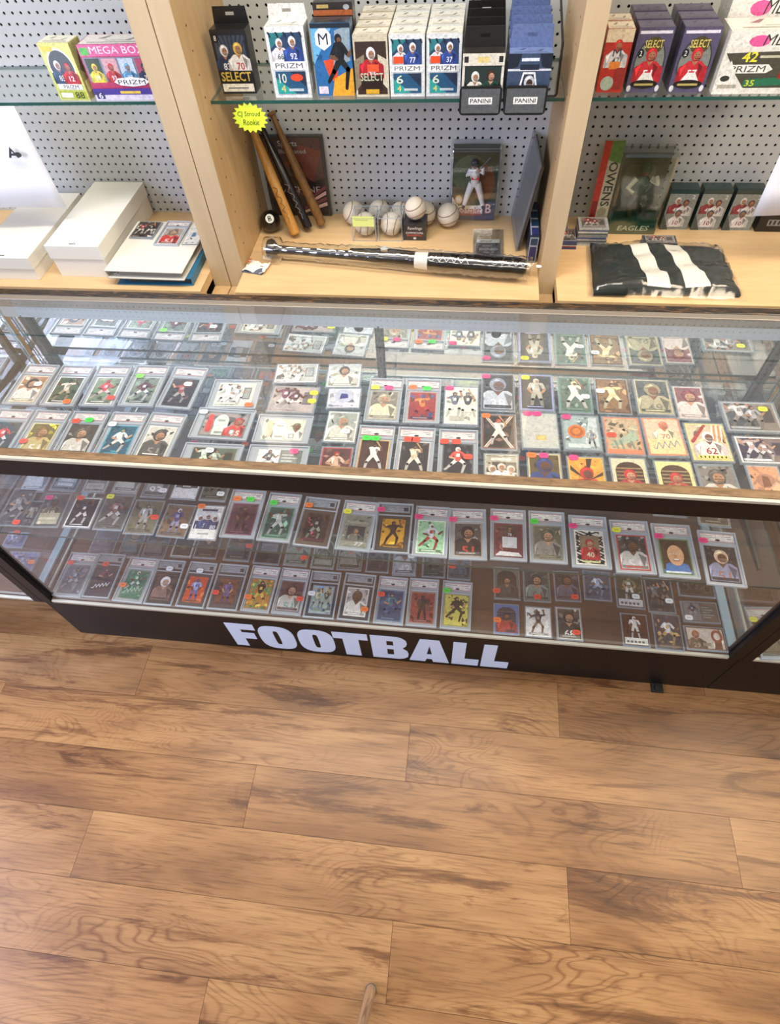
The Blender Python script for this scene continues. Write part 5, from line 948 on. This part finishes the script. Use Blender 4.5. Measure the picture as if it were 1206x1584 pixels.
# baseballs
def baseball_parts(t, z, r=.0365, spin=0):
    b = MB(); b.ball((0, 0, z), r, 28); o = b.build('ball_leather', M['ball'], t, smooth='all')
    for s_ in (1, -1):
        pts = []
        for k in range(25):
            th = R(-110 + 220*k/24); x_ = s_*(r*.52 + r*.20*math.cos(th)*-1); rr = math.sqrt(max(1e-9, r*r - x_*x_)); q = Vector((x_, -rr*math.cos(th), rr*math.sin(th)))
            q = q.normalized()*r*1.005; q.rotate(Euler((0, spin, 0))); pts.append(q + Vector((0, 0, z)))
        b = MB(); b.tube(pts, .0011, 6); b.build('stitching', M['stitch'], t, smooth='all')
def baseball(x, y, label, spin=0, z=ZL):
    t = thing('baseball', label, 'baseball', (x, y, z), 0, 'baseballs on the ledge'); baseball_parts(t, .0365, spin=spin); return t
baseball(.703, 1.303, 'baseball behind the cube with the lime note', .5); baseball(.789, 1.312, 'baseball behind, between the two clear cubes', .9)
baseball(.862, 1.300, 'baseball behind the second clear cube', -.4); baseball(.943, 1.305, 'baseball behind the dark ball box', 1.57); baseball(1.022+.003-.005, 1.296, 'loose baseball between the ball box and the figure package', 1.3)
def cube(x, y, label, note=None):
    t = thing('ball_display_cube', label, 'display cube', (x, y, ZL), 0, 'clear ball cubes'); s_ = .0385
    b = MB(); b.box(-s_, s_, 0, 2*s_, 0, 2*s_); b.build('acrylic_cube', M['clearbox'], t, bevel=.002)
    b = MB()
    for (ex, ey) in ((-s_, 0), (s_, 0), (-s_, 2*s_), (s_, 2*s_)): b.box(ex-.0012, ex+.0012, ey-.0012, ey+.0012, 0, 2*s_)
    for ez in (.001, 2*s_-.001):
        for ey in (0, 2*s_): b.box(-s_, s_, ey-.0012, ey+.0012, ez-.0012, ez+.0012)
        for ex in (-s_, s_): b.box(ex-.0012, ex+.0012, 0, 2*s_, ez-.0012, ez+.0012)
    b.build('cube_edges', M['sleeve'], t)
    b = MB(); b.tube([(0, s_, .001), (0, s_, .006)], .014, 16); b.build('ball_stand', M['clearbox'], t)
    if note:
        a = Art(.070, .034); a.rect(0, 0, .07, .034, note); a.rect(.008, .020, .05, .022, shade(note, .75)); m_ = MB(); a.put(m_, (-.035, -.0009, .050), (1, 0, 0), (0, 0, 1)); m_.build('folded_note', M['flat'], t)
    tb = thing('baseball', 'baseball inside the ' + ('clear cube with lime note' if note else 'plain clear cube'), 'baseball', (x, y+s_, ZL+.0015), 0, 'baseballs in cubes'); baseball_parts(tb, .0362, .0350, 0.2)
cube(.7525, 1.194, 'clear cube holding a ball with lime green note', 'd8e488'); cube(.838, 1.196, 'clear cube holding a ball without a note')
t = thing('ball_gift_box', 'dark grey square ball box with red line of print', 'box', (.917, 1.203, ZL), 0); s_ = .037
b = MB(); b.box(-s_, s_, 0, 2*s_, 0, .052, 0, lin('33302f')); b.build('carton', M['print'], t, bevel=.001)
a = Art(.074, .052); a.rect(0, 0, .074, .052, '33302f'); a.text('Rawlings', .014, .034, .060, .046, 'd8d4d0', .03, .1); a.text('OFFICIAL', .008, .023, .066, .029, 'e8e4e0', .03); a.text('BASEBALL', .012, .015, .062, .021, 'd04838', .04); a.ell(.037, .008, .005, .004, 'd8d8d8')
m_ = MB(); a.put(m_, (-.037, -.0005, 0), (1, 0, 0), (0, 0, 1)); m_.build('front_print', M['print'], t)
t = thing('baseball', 'baseball with black label sitting in the dark ball box', 'baseball', (.917, 1.240, ZL+.0525), 0, 'baseballs in cubes'); baseball_parts(t, .0345, .0340, 1.2)
# figure in blister package
def blister(x, y, w_, h_, d, label, artf):
    t = thing('figure_package', label, 'toy package', (x, y, ZL)); t.rotation_euler = (R(-2), 0, 0)
    m_ = MB(); a = Art(w_-.010, h_-.012); artf(a, w_-.010, h_-.012); m_.box(-w_/2+.004, w_/2-.004, d*.55, d*.56+.001, .004, h_-.006, 0, lin('30343a')); a.put(m_, (-w_/2+.005, d*.55-.0004, .006), (1, 0, 0), (0, 0, 1)); m_.build('backing_card', M['print'], t)
    b = MB(); b.box(-w_/2, w_/2, 0, d, 0, h_-.012); b.build('blister_shell', M['clearbox'], t, bevel=.006)
    b = MB(); b.box(-w_/2-.004, w_/2+.004, d, d+.002, 0, h_); b.build('blister_flange', M['clearbox'], t)
    return t
def f_fig(a, w, h):
    a.rect(0, 0, w, h, '2c3830'); a.ell(w*.4, h*.62, w*.42, h*.25, '4c5c48'); a.ell(w*.7, h*.5, w*.25, h*.25, '6c3c28'); a.rect(0, h*.2, w*.4, h*.45, '585440'); a.rect(0, h*.92, w*.35, h*.96, '1c2024'); a.rect(w*.7, h*.92, w, h*.96, '1c2024', 0)
    a.poly([(0, 0), (w, 0), (w, h*.10), (0, h*.12)], '2c3460'); a.poly([(0, h*.10), (w*.8, h*.08), (w*.8, h*.20), (w*.15, h*.20), (0, h*.32)], 'eceae4'); a.rect(w*.1, h*.06, w*.7, h*.09, '9c2c34'); a.text('Gonzalez', w*.14, h*.095, w*.68, h*.18, 'b83440', .05, .1)
    a.ell(w*.15, h*.28, w*.09, h*.065, 'e0b070'); a.ell(w*.15, h*.28, w*.065, h*.045, 'ece0c8'); a.rect(w*.72, h*.06, w, h*.26, '202c4c'); a.text('B', w*.78, h*.09, w*.93, h*.23, 'c0404c', .08); a.text('B', w*.795, h*.10, w*.915, h*.22, 'e4dce0', .0)
t = blister(1.100, 1.300, .150, .242, .050, 'clear package with a white-uniformed baseball figure swinging a bat', f_fig)
b = MB(); cw_ = lin('d8d8d8'); nv = lin('20283c'); sk_ = lin('9c7058'); z0_ = .052
for s_ in (-1, 1): b.tube([(s_*.008, .018, z0_+.075), (s_*.020, .016, z0_+.042), (s_*.030, .018, z0_+.006)], [.012, .0095, .0065], 10, 0, cw_); b.tube([(s_*.030, .020, z0_+.006), (s_*.033, .008, z0_)], [.006, .005], 8, 0, nv)
b.tube([(0, .018, z0_+.068), (0, .018, z0_+.088), (-.002, .016, z0_+.108), (-.002, .017, z0_+.120)], [.013, .013, .018, .010], 12, 0, cw_)
b.tube([(-.016, .016, z0_+.114), (-.026, .008, z0_+.104), (.002, .002, z0_+.112)], [.007, .006, .005], 8, 0, cw_); b.tube([(.014, .016, z0_+.114), (.024, .010, z0_+.108), (.022, .006, z0_+.126)], [.007, .006, .005], 8, 0, cw_)
b.ball((.010, .004, z0_+.119), .006, 10, 0, sk_); b.ball((-.004, .013, z0_+.132), .011, 14, 0, sk_); b.ball((-.004, .014, z0_+.136), .012, 14, 0, nv); b.tube([(-.014, .003, z0_+.134), (.004, .003, z0_+.134)], [.004, .004], 8, 0, nv)
b.tube([(.012, .004, z0_+.120), (.045, .006, z0_+.155)], [.002, .0045], 8, 0, lin('2c2420')); b.box(-.012, .012, .0035, .006, z0_+.090, z0_+.099, 0, lin('c04040'))
b.build('plastic_figure', M['flat'], t, smooth=True)
# pen / watch-like strap
t = thing('wrist_watch', 'dark strap wristwatch laid flat behind the wrapped bat', 'watch', (.824, 1.137, ZL)); 
b = MB(); b.tube([(-.112, .003, .003), (-.06, .002, .004), (-.018, .0, .005), (.018, 0, .005), (.06, -.004, .004), (.112, -.010, .003)], [.006, .0065, .008, .008, .0065, .005], 10, flat=.4); b.build('strap', M['blackplastic'], t, smooth='all')
b = MB(); b.tube([(0, 0, .004), (0, 0, .011)], .014, 24); c_ = b.build('watch_case', M['chrome'], t); b = MB(); b.tube([(0, 0, .011), (0, 0, .0115)], .011, 20); b.build('dial', M['white'], c_)
# bat wrapped in film
P0, P1 = Vector((.462, 1.078, .634)), Vector((1.268, .998, .635)); d_ = (P1-P0)
t = thing('wrapped_bat', 'full-size black bat wrapped in crinkled clear film along the ledge front', 'bat', P0)
prof = [(0, .95), (.012, 1.05), (.022, .95), (.035, .48), (.10, .42), (.35, .46), (.52, .66), (.68, .92), (.82, 1.0), (.97, .98), (.992, .85), (1, .5)]
b = MB(); b.tube([d_*u for u, r_ in prof], [.0290*r_ for u, r_ in prof], 24); o = b.build('bat_body', M['batblack'], t, smooth=True)
b = MB(); b.tube([d_*.585, d_*.635], [.0232, .0254], 24, cap=False); b.build('white_band', M['white'], o)
dn = d_.normalized(); n_ = Vector((0, -.62, .78)); n_ = (n_-dn*n_.dot(dn)).normalized(); v_ = n_.cross(dn).normalized()
a = Art(.34, .034); q0 = (.0, .010)
for k in range(11): q1 = (.011*(k+1), .010+(.012 if k % 2 else -.004)); a.cap(q0, q1, .0009, .0009, 'c8ccd0'); q0 = q1
q0 = (.19, .012)
for k in range(12): q1 = (.19+.010*(k+1), .014+(.008 if k % 2 else -.005)); a.cap(q0, q1, .0008, .0008, 'b8bcc0'); q0 = q1
a.ell(.325, .014, .008, .004, 'e4e4e0')
m_ = MB(); a.put(m_, d_*.64 + n_*.0296 - v_*.016, dn, v_, step=.00005); m_.build('silver_signature', M['flat'], o)
rr = random.Random(5); b = MB(); N = 90; pts = []; rad = []
for k in range(N+1):
    u = -.012 + 1.028*k/N; base_r = .030 if u > .55 else .021+.009*max(0, u)/.55
    if u < .05: base_r = .0325
    pts.append(d_*u); rad.append(base_r*1.08 + rr.uniform(-.0016, .0024))
b.tube(pts, rad, 18, cap=True); o = b.build('film_wrap', M['wrap'], t, smooth='all')
me = o.data
for v__ in me.vertices: v__.co += Vector((0, rr.uniform(-.0011, .0011), rr.uniform(-.0011, .0011)))
# fix resting height
t.location.z = .634 + .003
# crumpled tag pack
t = thing('sticker_pack', 'small crumpled white card pack beside the divider and wrapped bat knob', 'packet', (.428, 1.026, ZL), R(-12))
b = MB(); vs = []; rr = random.Random(9)
for i in range(8):
    for k in range(6): vs.append((-.038+.0105*i, -.028+.011*k, .004+.006*rr.random()+.004*math.sin(i)))
b.add(vs, [(i*6+k, (i+1)*6+k, (i+1)*6+k+1, i*6+k+1) for i in range(7) for k in range(5)]); o = b.build('wrapper', M['white'], t); o.modifiers.new('s', 'SOLIDIFY').thickness = .002
b = MB(); b.box(-.04, .03, -.030, .012, .001, .004, 0, lin('5c6474')); b.build('card_under', M['flat'], t)
for q in ((-.030, .018), (-.030, .004)): b = MB(); b.box(q[0]-.005, q[0]+.005, q[1]-.004, q[1]+.004, .017, .018, 0, lin('b86838')); b.build('printed_spot', M['flat'], t)
# pouch with tan top and black label
t = thing('memorabilia_pouch', 'flat clear pouch with tan top and dark lettered card', 'packet', (1.155, 1.190, ZL), R(1))
a = Art(.094, .158); a.rect(0, 0, .094, .158, '8c7454'); a.rect(.002, .095, .092, .156, '937a58'); a.rect(.008, .0, .086, .100, '3c3c40'); a.rect(.010, .080, .084, .100, 'c8c8c4'); a.rect(.02, .086, .06, .092, '70706c'); a.text('BOBBY', .030, .058, .06, .066, '9c9ca0'); a.text('ROOKIE' if False else 'SIGNED', .018, .036, .076, .050, 'b8b8bc', .03); a.text('No. 4', .034, .020, .064, .030, 'a0a0a4')
a.L = [l for l in a.L]
m_ = MB(); m_.box(-.047, .047, -.079, .079, 0, .003, 0, lin('7c6850')); a.put(m_, (-.047, -.079, .0031), (1, 0, 0), (0, 1, 0)); m_.build('printed_insert', M['print'], t)
b = MB(); b.box(-.049, .049, -.081, .081, .0001, .0052); b.build('clear_pouch', M['clearbox'], t)
# leaning slab + blue box by the right divider
t = thing('leaning_display_case', 'flat clear and dark display case leaning on the right divider', 'display frame', (1.256, 1.235, ZL)); t.rotation_euler = (0, R(8), R(3))
b = MB(); b.box(-.022, -.014, -.09, .15, 0.002, .262); b.build('clear_panel', mat('grey_film', '85898c', .25, alpha=.5), t, bevel=.003)
b = MB(); b.box(-.0138, -.006, -.085, .145, .006, .252, 0, lin('4c4640')); b.build('dark_backing', M['flat'], t)
t = thing('blue_boxed_set', 'narrow navy and silver boxed set standing against the divider', 'box', (1.288, 1.090, ZL))
b = MB(); b.box(-.014, .014, 0, .200, 0, .085, 0, lin('24304c')); b.build('carton', M['print'], t, bevel=.001)
a = Art(.024, .19); [a.rect(0, .004+.047*k, .024, .042+.047*k, ['2c3470', '1c3c5c', '1c3c5c', '2c3c64'][k]) for k in range(4)]; [a.rect(0, .042+.047*k, .024, .050+.047*k, 'a8b0b8') for k in range(3)]; a.rect(0, 0, .003, .19, 'a8b0b8')
m_ = MB(); a.put(m_, (-.012, .005, .0856), (1, 0, 0), (0, 1, 0)); m_.build('top_print', M['print'], t)
a = Art(.026, .08); a.rect(0, 0, .026, .08, '9ca4ac'); a.rect(.003, .004, .023, .05, '2c2c60'); a.rect(.003, .055, .023, .076, '1c3c5c'); m_ = MB(); a.put(m_, (-.013, -.0006, .002), (1, 0, 0), (0, 0, 1)); m_.build('front_print', M['print'], t)

# ---------------------------------------------------------------- right ledge
def stack(x, y, w_, d, n, label, cols, rz=0, th=.005):
    t = thing('card_stack', label, 'card stack', (x, y, ZL), rz, 'stacks of sleeved cards')
    rr = random.Random(int(x*1000))
    for k in range(n):
        b = MB(); dx, dy = rr.uniform(-.002, .002), rr.uniform(-.002, .002); b.box(-w_/2+dx, w_/2+dx, -d/2+dy, d/2+dy, k*th, (k+1)*th-.0004, 0, lin(cols[k % len(cols)])); b.build('sleeved_card', M['print'], t)
    a = card_art(w_*.86, d*.88, 'duo;6c6864;8c8884;b0b0b0;a03c3c;d8d8d4;404448' if w_ > d else 'two;6c6864;8c8884;b0b0b0;a03c3c;d8d8d4;404448', int(x*991)); m_ = MB(); a.put(m_, (-w_*.43, -d*.44, n*th), (1, 0, 0), (0, 1, 0)); m_.build('top_card', M['print'], t)
stack(1.405, 1.205, .050, .075, 5, 'small card stack with blue and red edges beside the divider', ['3c4a78', 'a84838', 'b8b8bc', '3c4a78'])
stack(1.476, 1.225, .090, .068, 11, 'tall stack of sleeved cards beside the clear figure box', ['b8bcc0', '8c9094', '5c6468', 'd0d0cc', '505c8c'])
b = MB()
t = thing('leaning_card_pack', 'pale folded card pack leaning between the divider and the tall stack', 'packet', (1.400, 1.290, ZL)); t.rotation_euler = (0, R(-8), R(8))
b.box(-.004, .004, -.035, .035, 0, .075, 0, lin('a8a490')); b.build('folded_card', M['print'], t); b = MB(); b.box(.004, .0048, -.03, .03, .006, .07, 0, lin('5c5c50')); b.build('printed_panel', M['print'], t)
t = stack(1.681, 1.190, .100, .044, 5, 'low stack of dark cards behind the folded jersey', ['44484c', '6c7090', '8c9098', '3c4458'])
# clear figure box: rotated lettering along one side
t = thing('figure_box', 'large clear figure box lettered OWENS down its red and cream side', 'toy package', (1.604, 1.256, ZL), R(0))
b = MB(); w_, h_, dd = .158, .262, .075
b.box(-w_/2, w_/2, 0, dd, .0, h_-.02); b.build('clear_shell', glass('olive_clear_plastic', (.80, .81, .74), .1, 2.4), t, bevel=.01)
b = MB(); b.box(-w_/2+.004, w_/2-.004, .004, dd-.004, .0, .040, 0, lin('1c4438')); a = Art(w_-.01, .036); a.rect(0, 0, w_-.01, .036, '1c5044'); a.text('EAGLES', .030, .010, .125, .026, 'c8d8d0', .05, .2); a.put(b, (-w_/2+.005, .0032, .002), (1, 0, 0), (0, 0, 1)); b.build('green_base', M['print'], t)
b = MB(); b.box(-w_/2+.004, w_/2-.004, dd-.006, dd-.003, .04, h_-.03, 0, lin('4a4c3e')); a = Art(w_-.01, h_-.08); a.rect(0, 0, w_-.01, h_-.08, '4c4e40'); a.ell(.07, .10, .05, .06, '6c6c58'); a.rect(.03, .14, .14, .176, '3c4438'); a.put(b, (-w_/2+.005, dd-.0065, .042), (1, 0, 0), (0, 0, 1)); b.build('backing_card', M['print'], t)
b = MB(); g1, g2, g3 = lin('34382c'), lin('b8b8a8'), lin('24402f')   # boxed figure: crouched receiver
b.tube([(-.012, .035, .045), (-.020, .030, .085), (-.004, .035, .115)], [.008, .011, .014], 10, 0, g1); b.tube([(.034, .040, .045), (.022, .030, .080), (.006, .036, .115)], [.008, .011, .014], 10, 0, g1)
b.tube([(0, .036, .112), (.002, .032, .150), (.0, .033, .170)], [.016, .023, .010], 12, 0, g3); b.tube([(-.02, .03, .160), (-.040, .022, .135), (-.022, .012, .125)], [.009, .008, .006], 8, 0, g2); b.tube([(.022, .03, .160), (.044, .022, .150), (.034, .012, .172)], [.009, .008, .006], 8, 0, g2); b.ball((0, .030, .186), .018, 16, 0, g3); b.ball((0, .024, .183), .013, 12, 0, lin('5c4030'))
b.build('plastic_figure', M['flat'], t, smooth=True)
b = MB(); b.box(-.139, -.082, .012, .020, .050, .272, 0, lin('b0ac98')); a = Art(.057, .222); a.rect(0, 0, .057, .222, 'b0ac98'); a.rect(0, 0, .020, .222, 'b03828'); a.poly([(.02, .17), (.057, .16), (.057, .222), (.02, .222)], '5c7c3c'); a.rect(.002, .0, .018, .05, '782420'); a.text('OWENS', .026, .035, .052, .165, '24281c', .04, rot=90); a.ell(.036, .018, .014, .013, '8c8870'); a.put(b, (-.139, .0115, .050), (1, 0, 0), (0, 0, 1)); b.build('side_panel', M['print'], t)
for k, x_ in enumerate((1.742, 1.838, 1.934)):
    carton('green_card_box', 'small grey-green card box ' + ['nearest the clear figure box', 'in the middle of its row of three', 'under the hanging paper'][k], x_, 1.292, .084, .045, .125, ZL, f_green_small, '24403f', '26403e', group='small boxes on the right ledge')
carton('black_card_box', 'low black box at the end beside the small green boxes', 2.035, 1.285, .09, .045, .065, ZL, lambda a, w, h: (a.rect(0, 0, w, h, '1c1818'), a.rect(w*.3, h*.3, w*.9, h*.6, '8c8c88'), a.text('CARDS' if False else 'IIII', w*.35, h*.35, w*.85, h*.55, '1c1818')), '1c1818', '241c1c', group='small boxes on the right ledge')
# folded jersey in clear bag
t = thing('folded_jersey', 'dark green folded jersey with two white bands in a clear bag', 'jersey', (1.665, 1.050, ZL))
def cloth_z(u, v): return .012 + .024*max(0, 1-abs(u)**6)*max(0, 1-abs(v)**8) + .004*math.sin(u*7+v*3) * .6 + .003*math.sin(v*9-u*4)
nx, ny = 44, 22; vs = []; fs = []; ms = []
for i in range(nx+1):
    for k in range(ny+1):
        u, v = -1+2*i/nx, -1+2*k/ny; x_ = u*(.205 - .02*v*0) ; y_ = v*.118 + (.012 if u < -.5 else 0)*v
        vs.append((x_*(1-.06*(1+v)*.5), y_, cloth_z(u, v)))
def side(u): return ms
b = MB()
for i in range(nx):
    for k in range(ny):
        u = -1+2*(i+.5)/nx; v = -1+2*(k+.5)/ny; b.f.append((i*(ny+1)+k, (i+1)*(ny+1)+k, (i+1)*(ny+1)+k+1, i*(ny+1)+k+1)); b.m.append(0); b.c.append((1, 1, 1, 1))
b.v = vs; o = b.build('jersey_cloth', M['cloth'], t, smooth='all'); o.modifiers.new('s', 'SOLIDIFY').thickness = .011; o.modifiers['s'].offset = -1
for nm, ua, ub, sl in (('sleeve_band', -.36, -.10, .0), ('sleeve_band', .16, .42, .0)):
    b = MB(); vs = []; n1 = 8
    for i in range(n1+1):
        for k in range(ny+1):
            v = -1+2*k/ny; wdt = (ub-ua)*(1.0+.25*(1 if v < -.45 else 0)); u = ua - .10*v + wdt*i/n1 + (-.10 if v > .85 and i == 0 else 0)
            vs.append((u*.205*(1-.03*(1+v)), v*.116, cloth_z(u, v)+.0016))
    b.add(vs, [(i*(ny+1)+k, (i+1)*(ny+1)+k, (i+1)*(ny+1)+k+1, i*(ny+1)+k+1) for i in range(n1) for k in range(ny)]); b.build(nm, M['white'], t, smooth='all')
b = MB(); vs = []; rr = random.Random(3); nx2, ny2 = 40, 24
for i in range(nx2+1):
    for k in range(ny2+1):
        u, v = -1+2*i/nx2, -1+2*k/ny2; vs.append((u*.222*(1-.04*(1+v)), v*.138, max(.003, cloth_z(min(1, max(-1, u*1.04)), min(1, max(-1, v*1.1)))+.006+rr.uniform(-.003, .003)) if abs(u) < .93 and abs(v) < .9 else .002+rr.uniform(0, .006)))
b.add(vs, [(i*(ny2+1)+k, (i+1)*(ny2+1)+k, (i+1)*(ny2+1)+k+1, i*(ny2+1)+k+1) for i in range(nx2) for k in range(ny2)]); b.build('clear_bag', M['bag'], t, smooth='all')

# ---------------------------------------------------------------- bar stool whose chrome foot reaches into the frame
t = thing('bar_stool', 'chrome stool leg standing on the floor at the bottom frame edge', 'stool', (.955, -1.035, 0))
for q, (fx, fy) in enumerate(((.026, .278), (-.25, .03), (.0, -.24), (.28, .02))):
    b = MB(); b.tube([(fx, fy, .004), (fx*.93, fy*.70, .30), (fx*.80, fy*.52, .62)], .0115, 16); l = b.build('leg', M['chrome'], t, smooth=True)
    b = MB(); b.tube([(fx, fy, 0), (fx, fy, .006)], .0125, 14); b.build('foot_cap', M['steel'], l)
b = MB(); b.tube([(0, .03, .62), (0, .03, .67)], .165, 36); b.build('seat', M['blackplastic'], t, bevel=.01)
b = MB(); b.tube([(math.cos(2*math.pi*k/32)*.135, .03+math.sin(2*math.pi*k/32)*.135, .36) for k in range(33)], .008, 10); b.build('foot_ring', M['chrome'], t, smooth=True)

# ceiling light fixtures
em = bpy.data.materials.new('lamp_diffuser'); em.use_nodes = True; bb = bsdf(em); bb.inputs['Emission Color'].default_value = (1, .93, .82, 1); bb.inputs['Emission Strength'].default_value = 2.0
for k, (x_, y_, w2, d2) in enumerate(((.6, .38, 1.15, .22), (2.9, .30, .6, .6), (1.3, -2.0, 1.15, .22))):
    t = thing('ceiling_light', ['long ceiling light panel over the showcase top', 'square ceiling light panel over the right showcase', 'long ceiling light panel over the open floor'][k], 'lamp', (x_, y_, 2.80))
    b = MB(); b.box(-w2-.03, w2+.03, -d2-.03, d2+.03, -.05, 0); b.build('light_housing', M['white'], t); b = MB(); b.box(-w2, w2, -d2, d2, -.055, -.0505); b.build('diffuser', em, t)
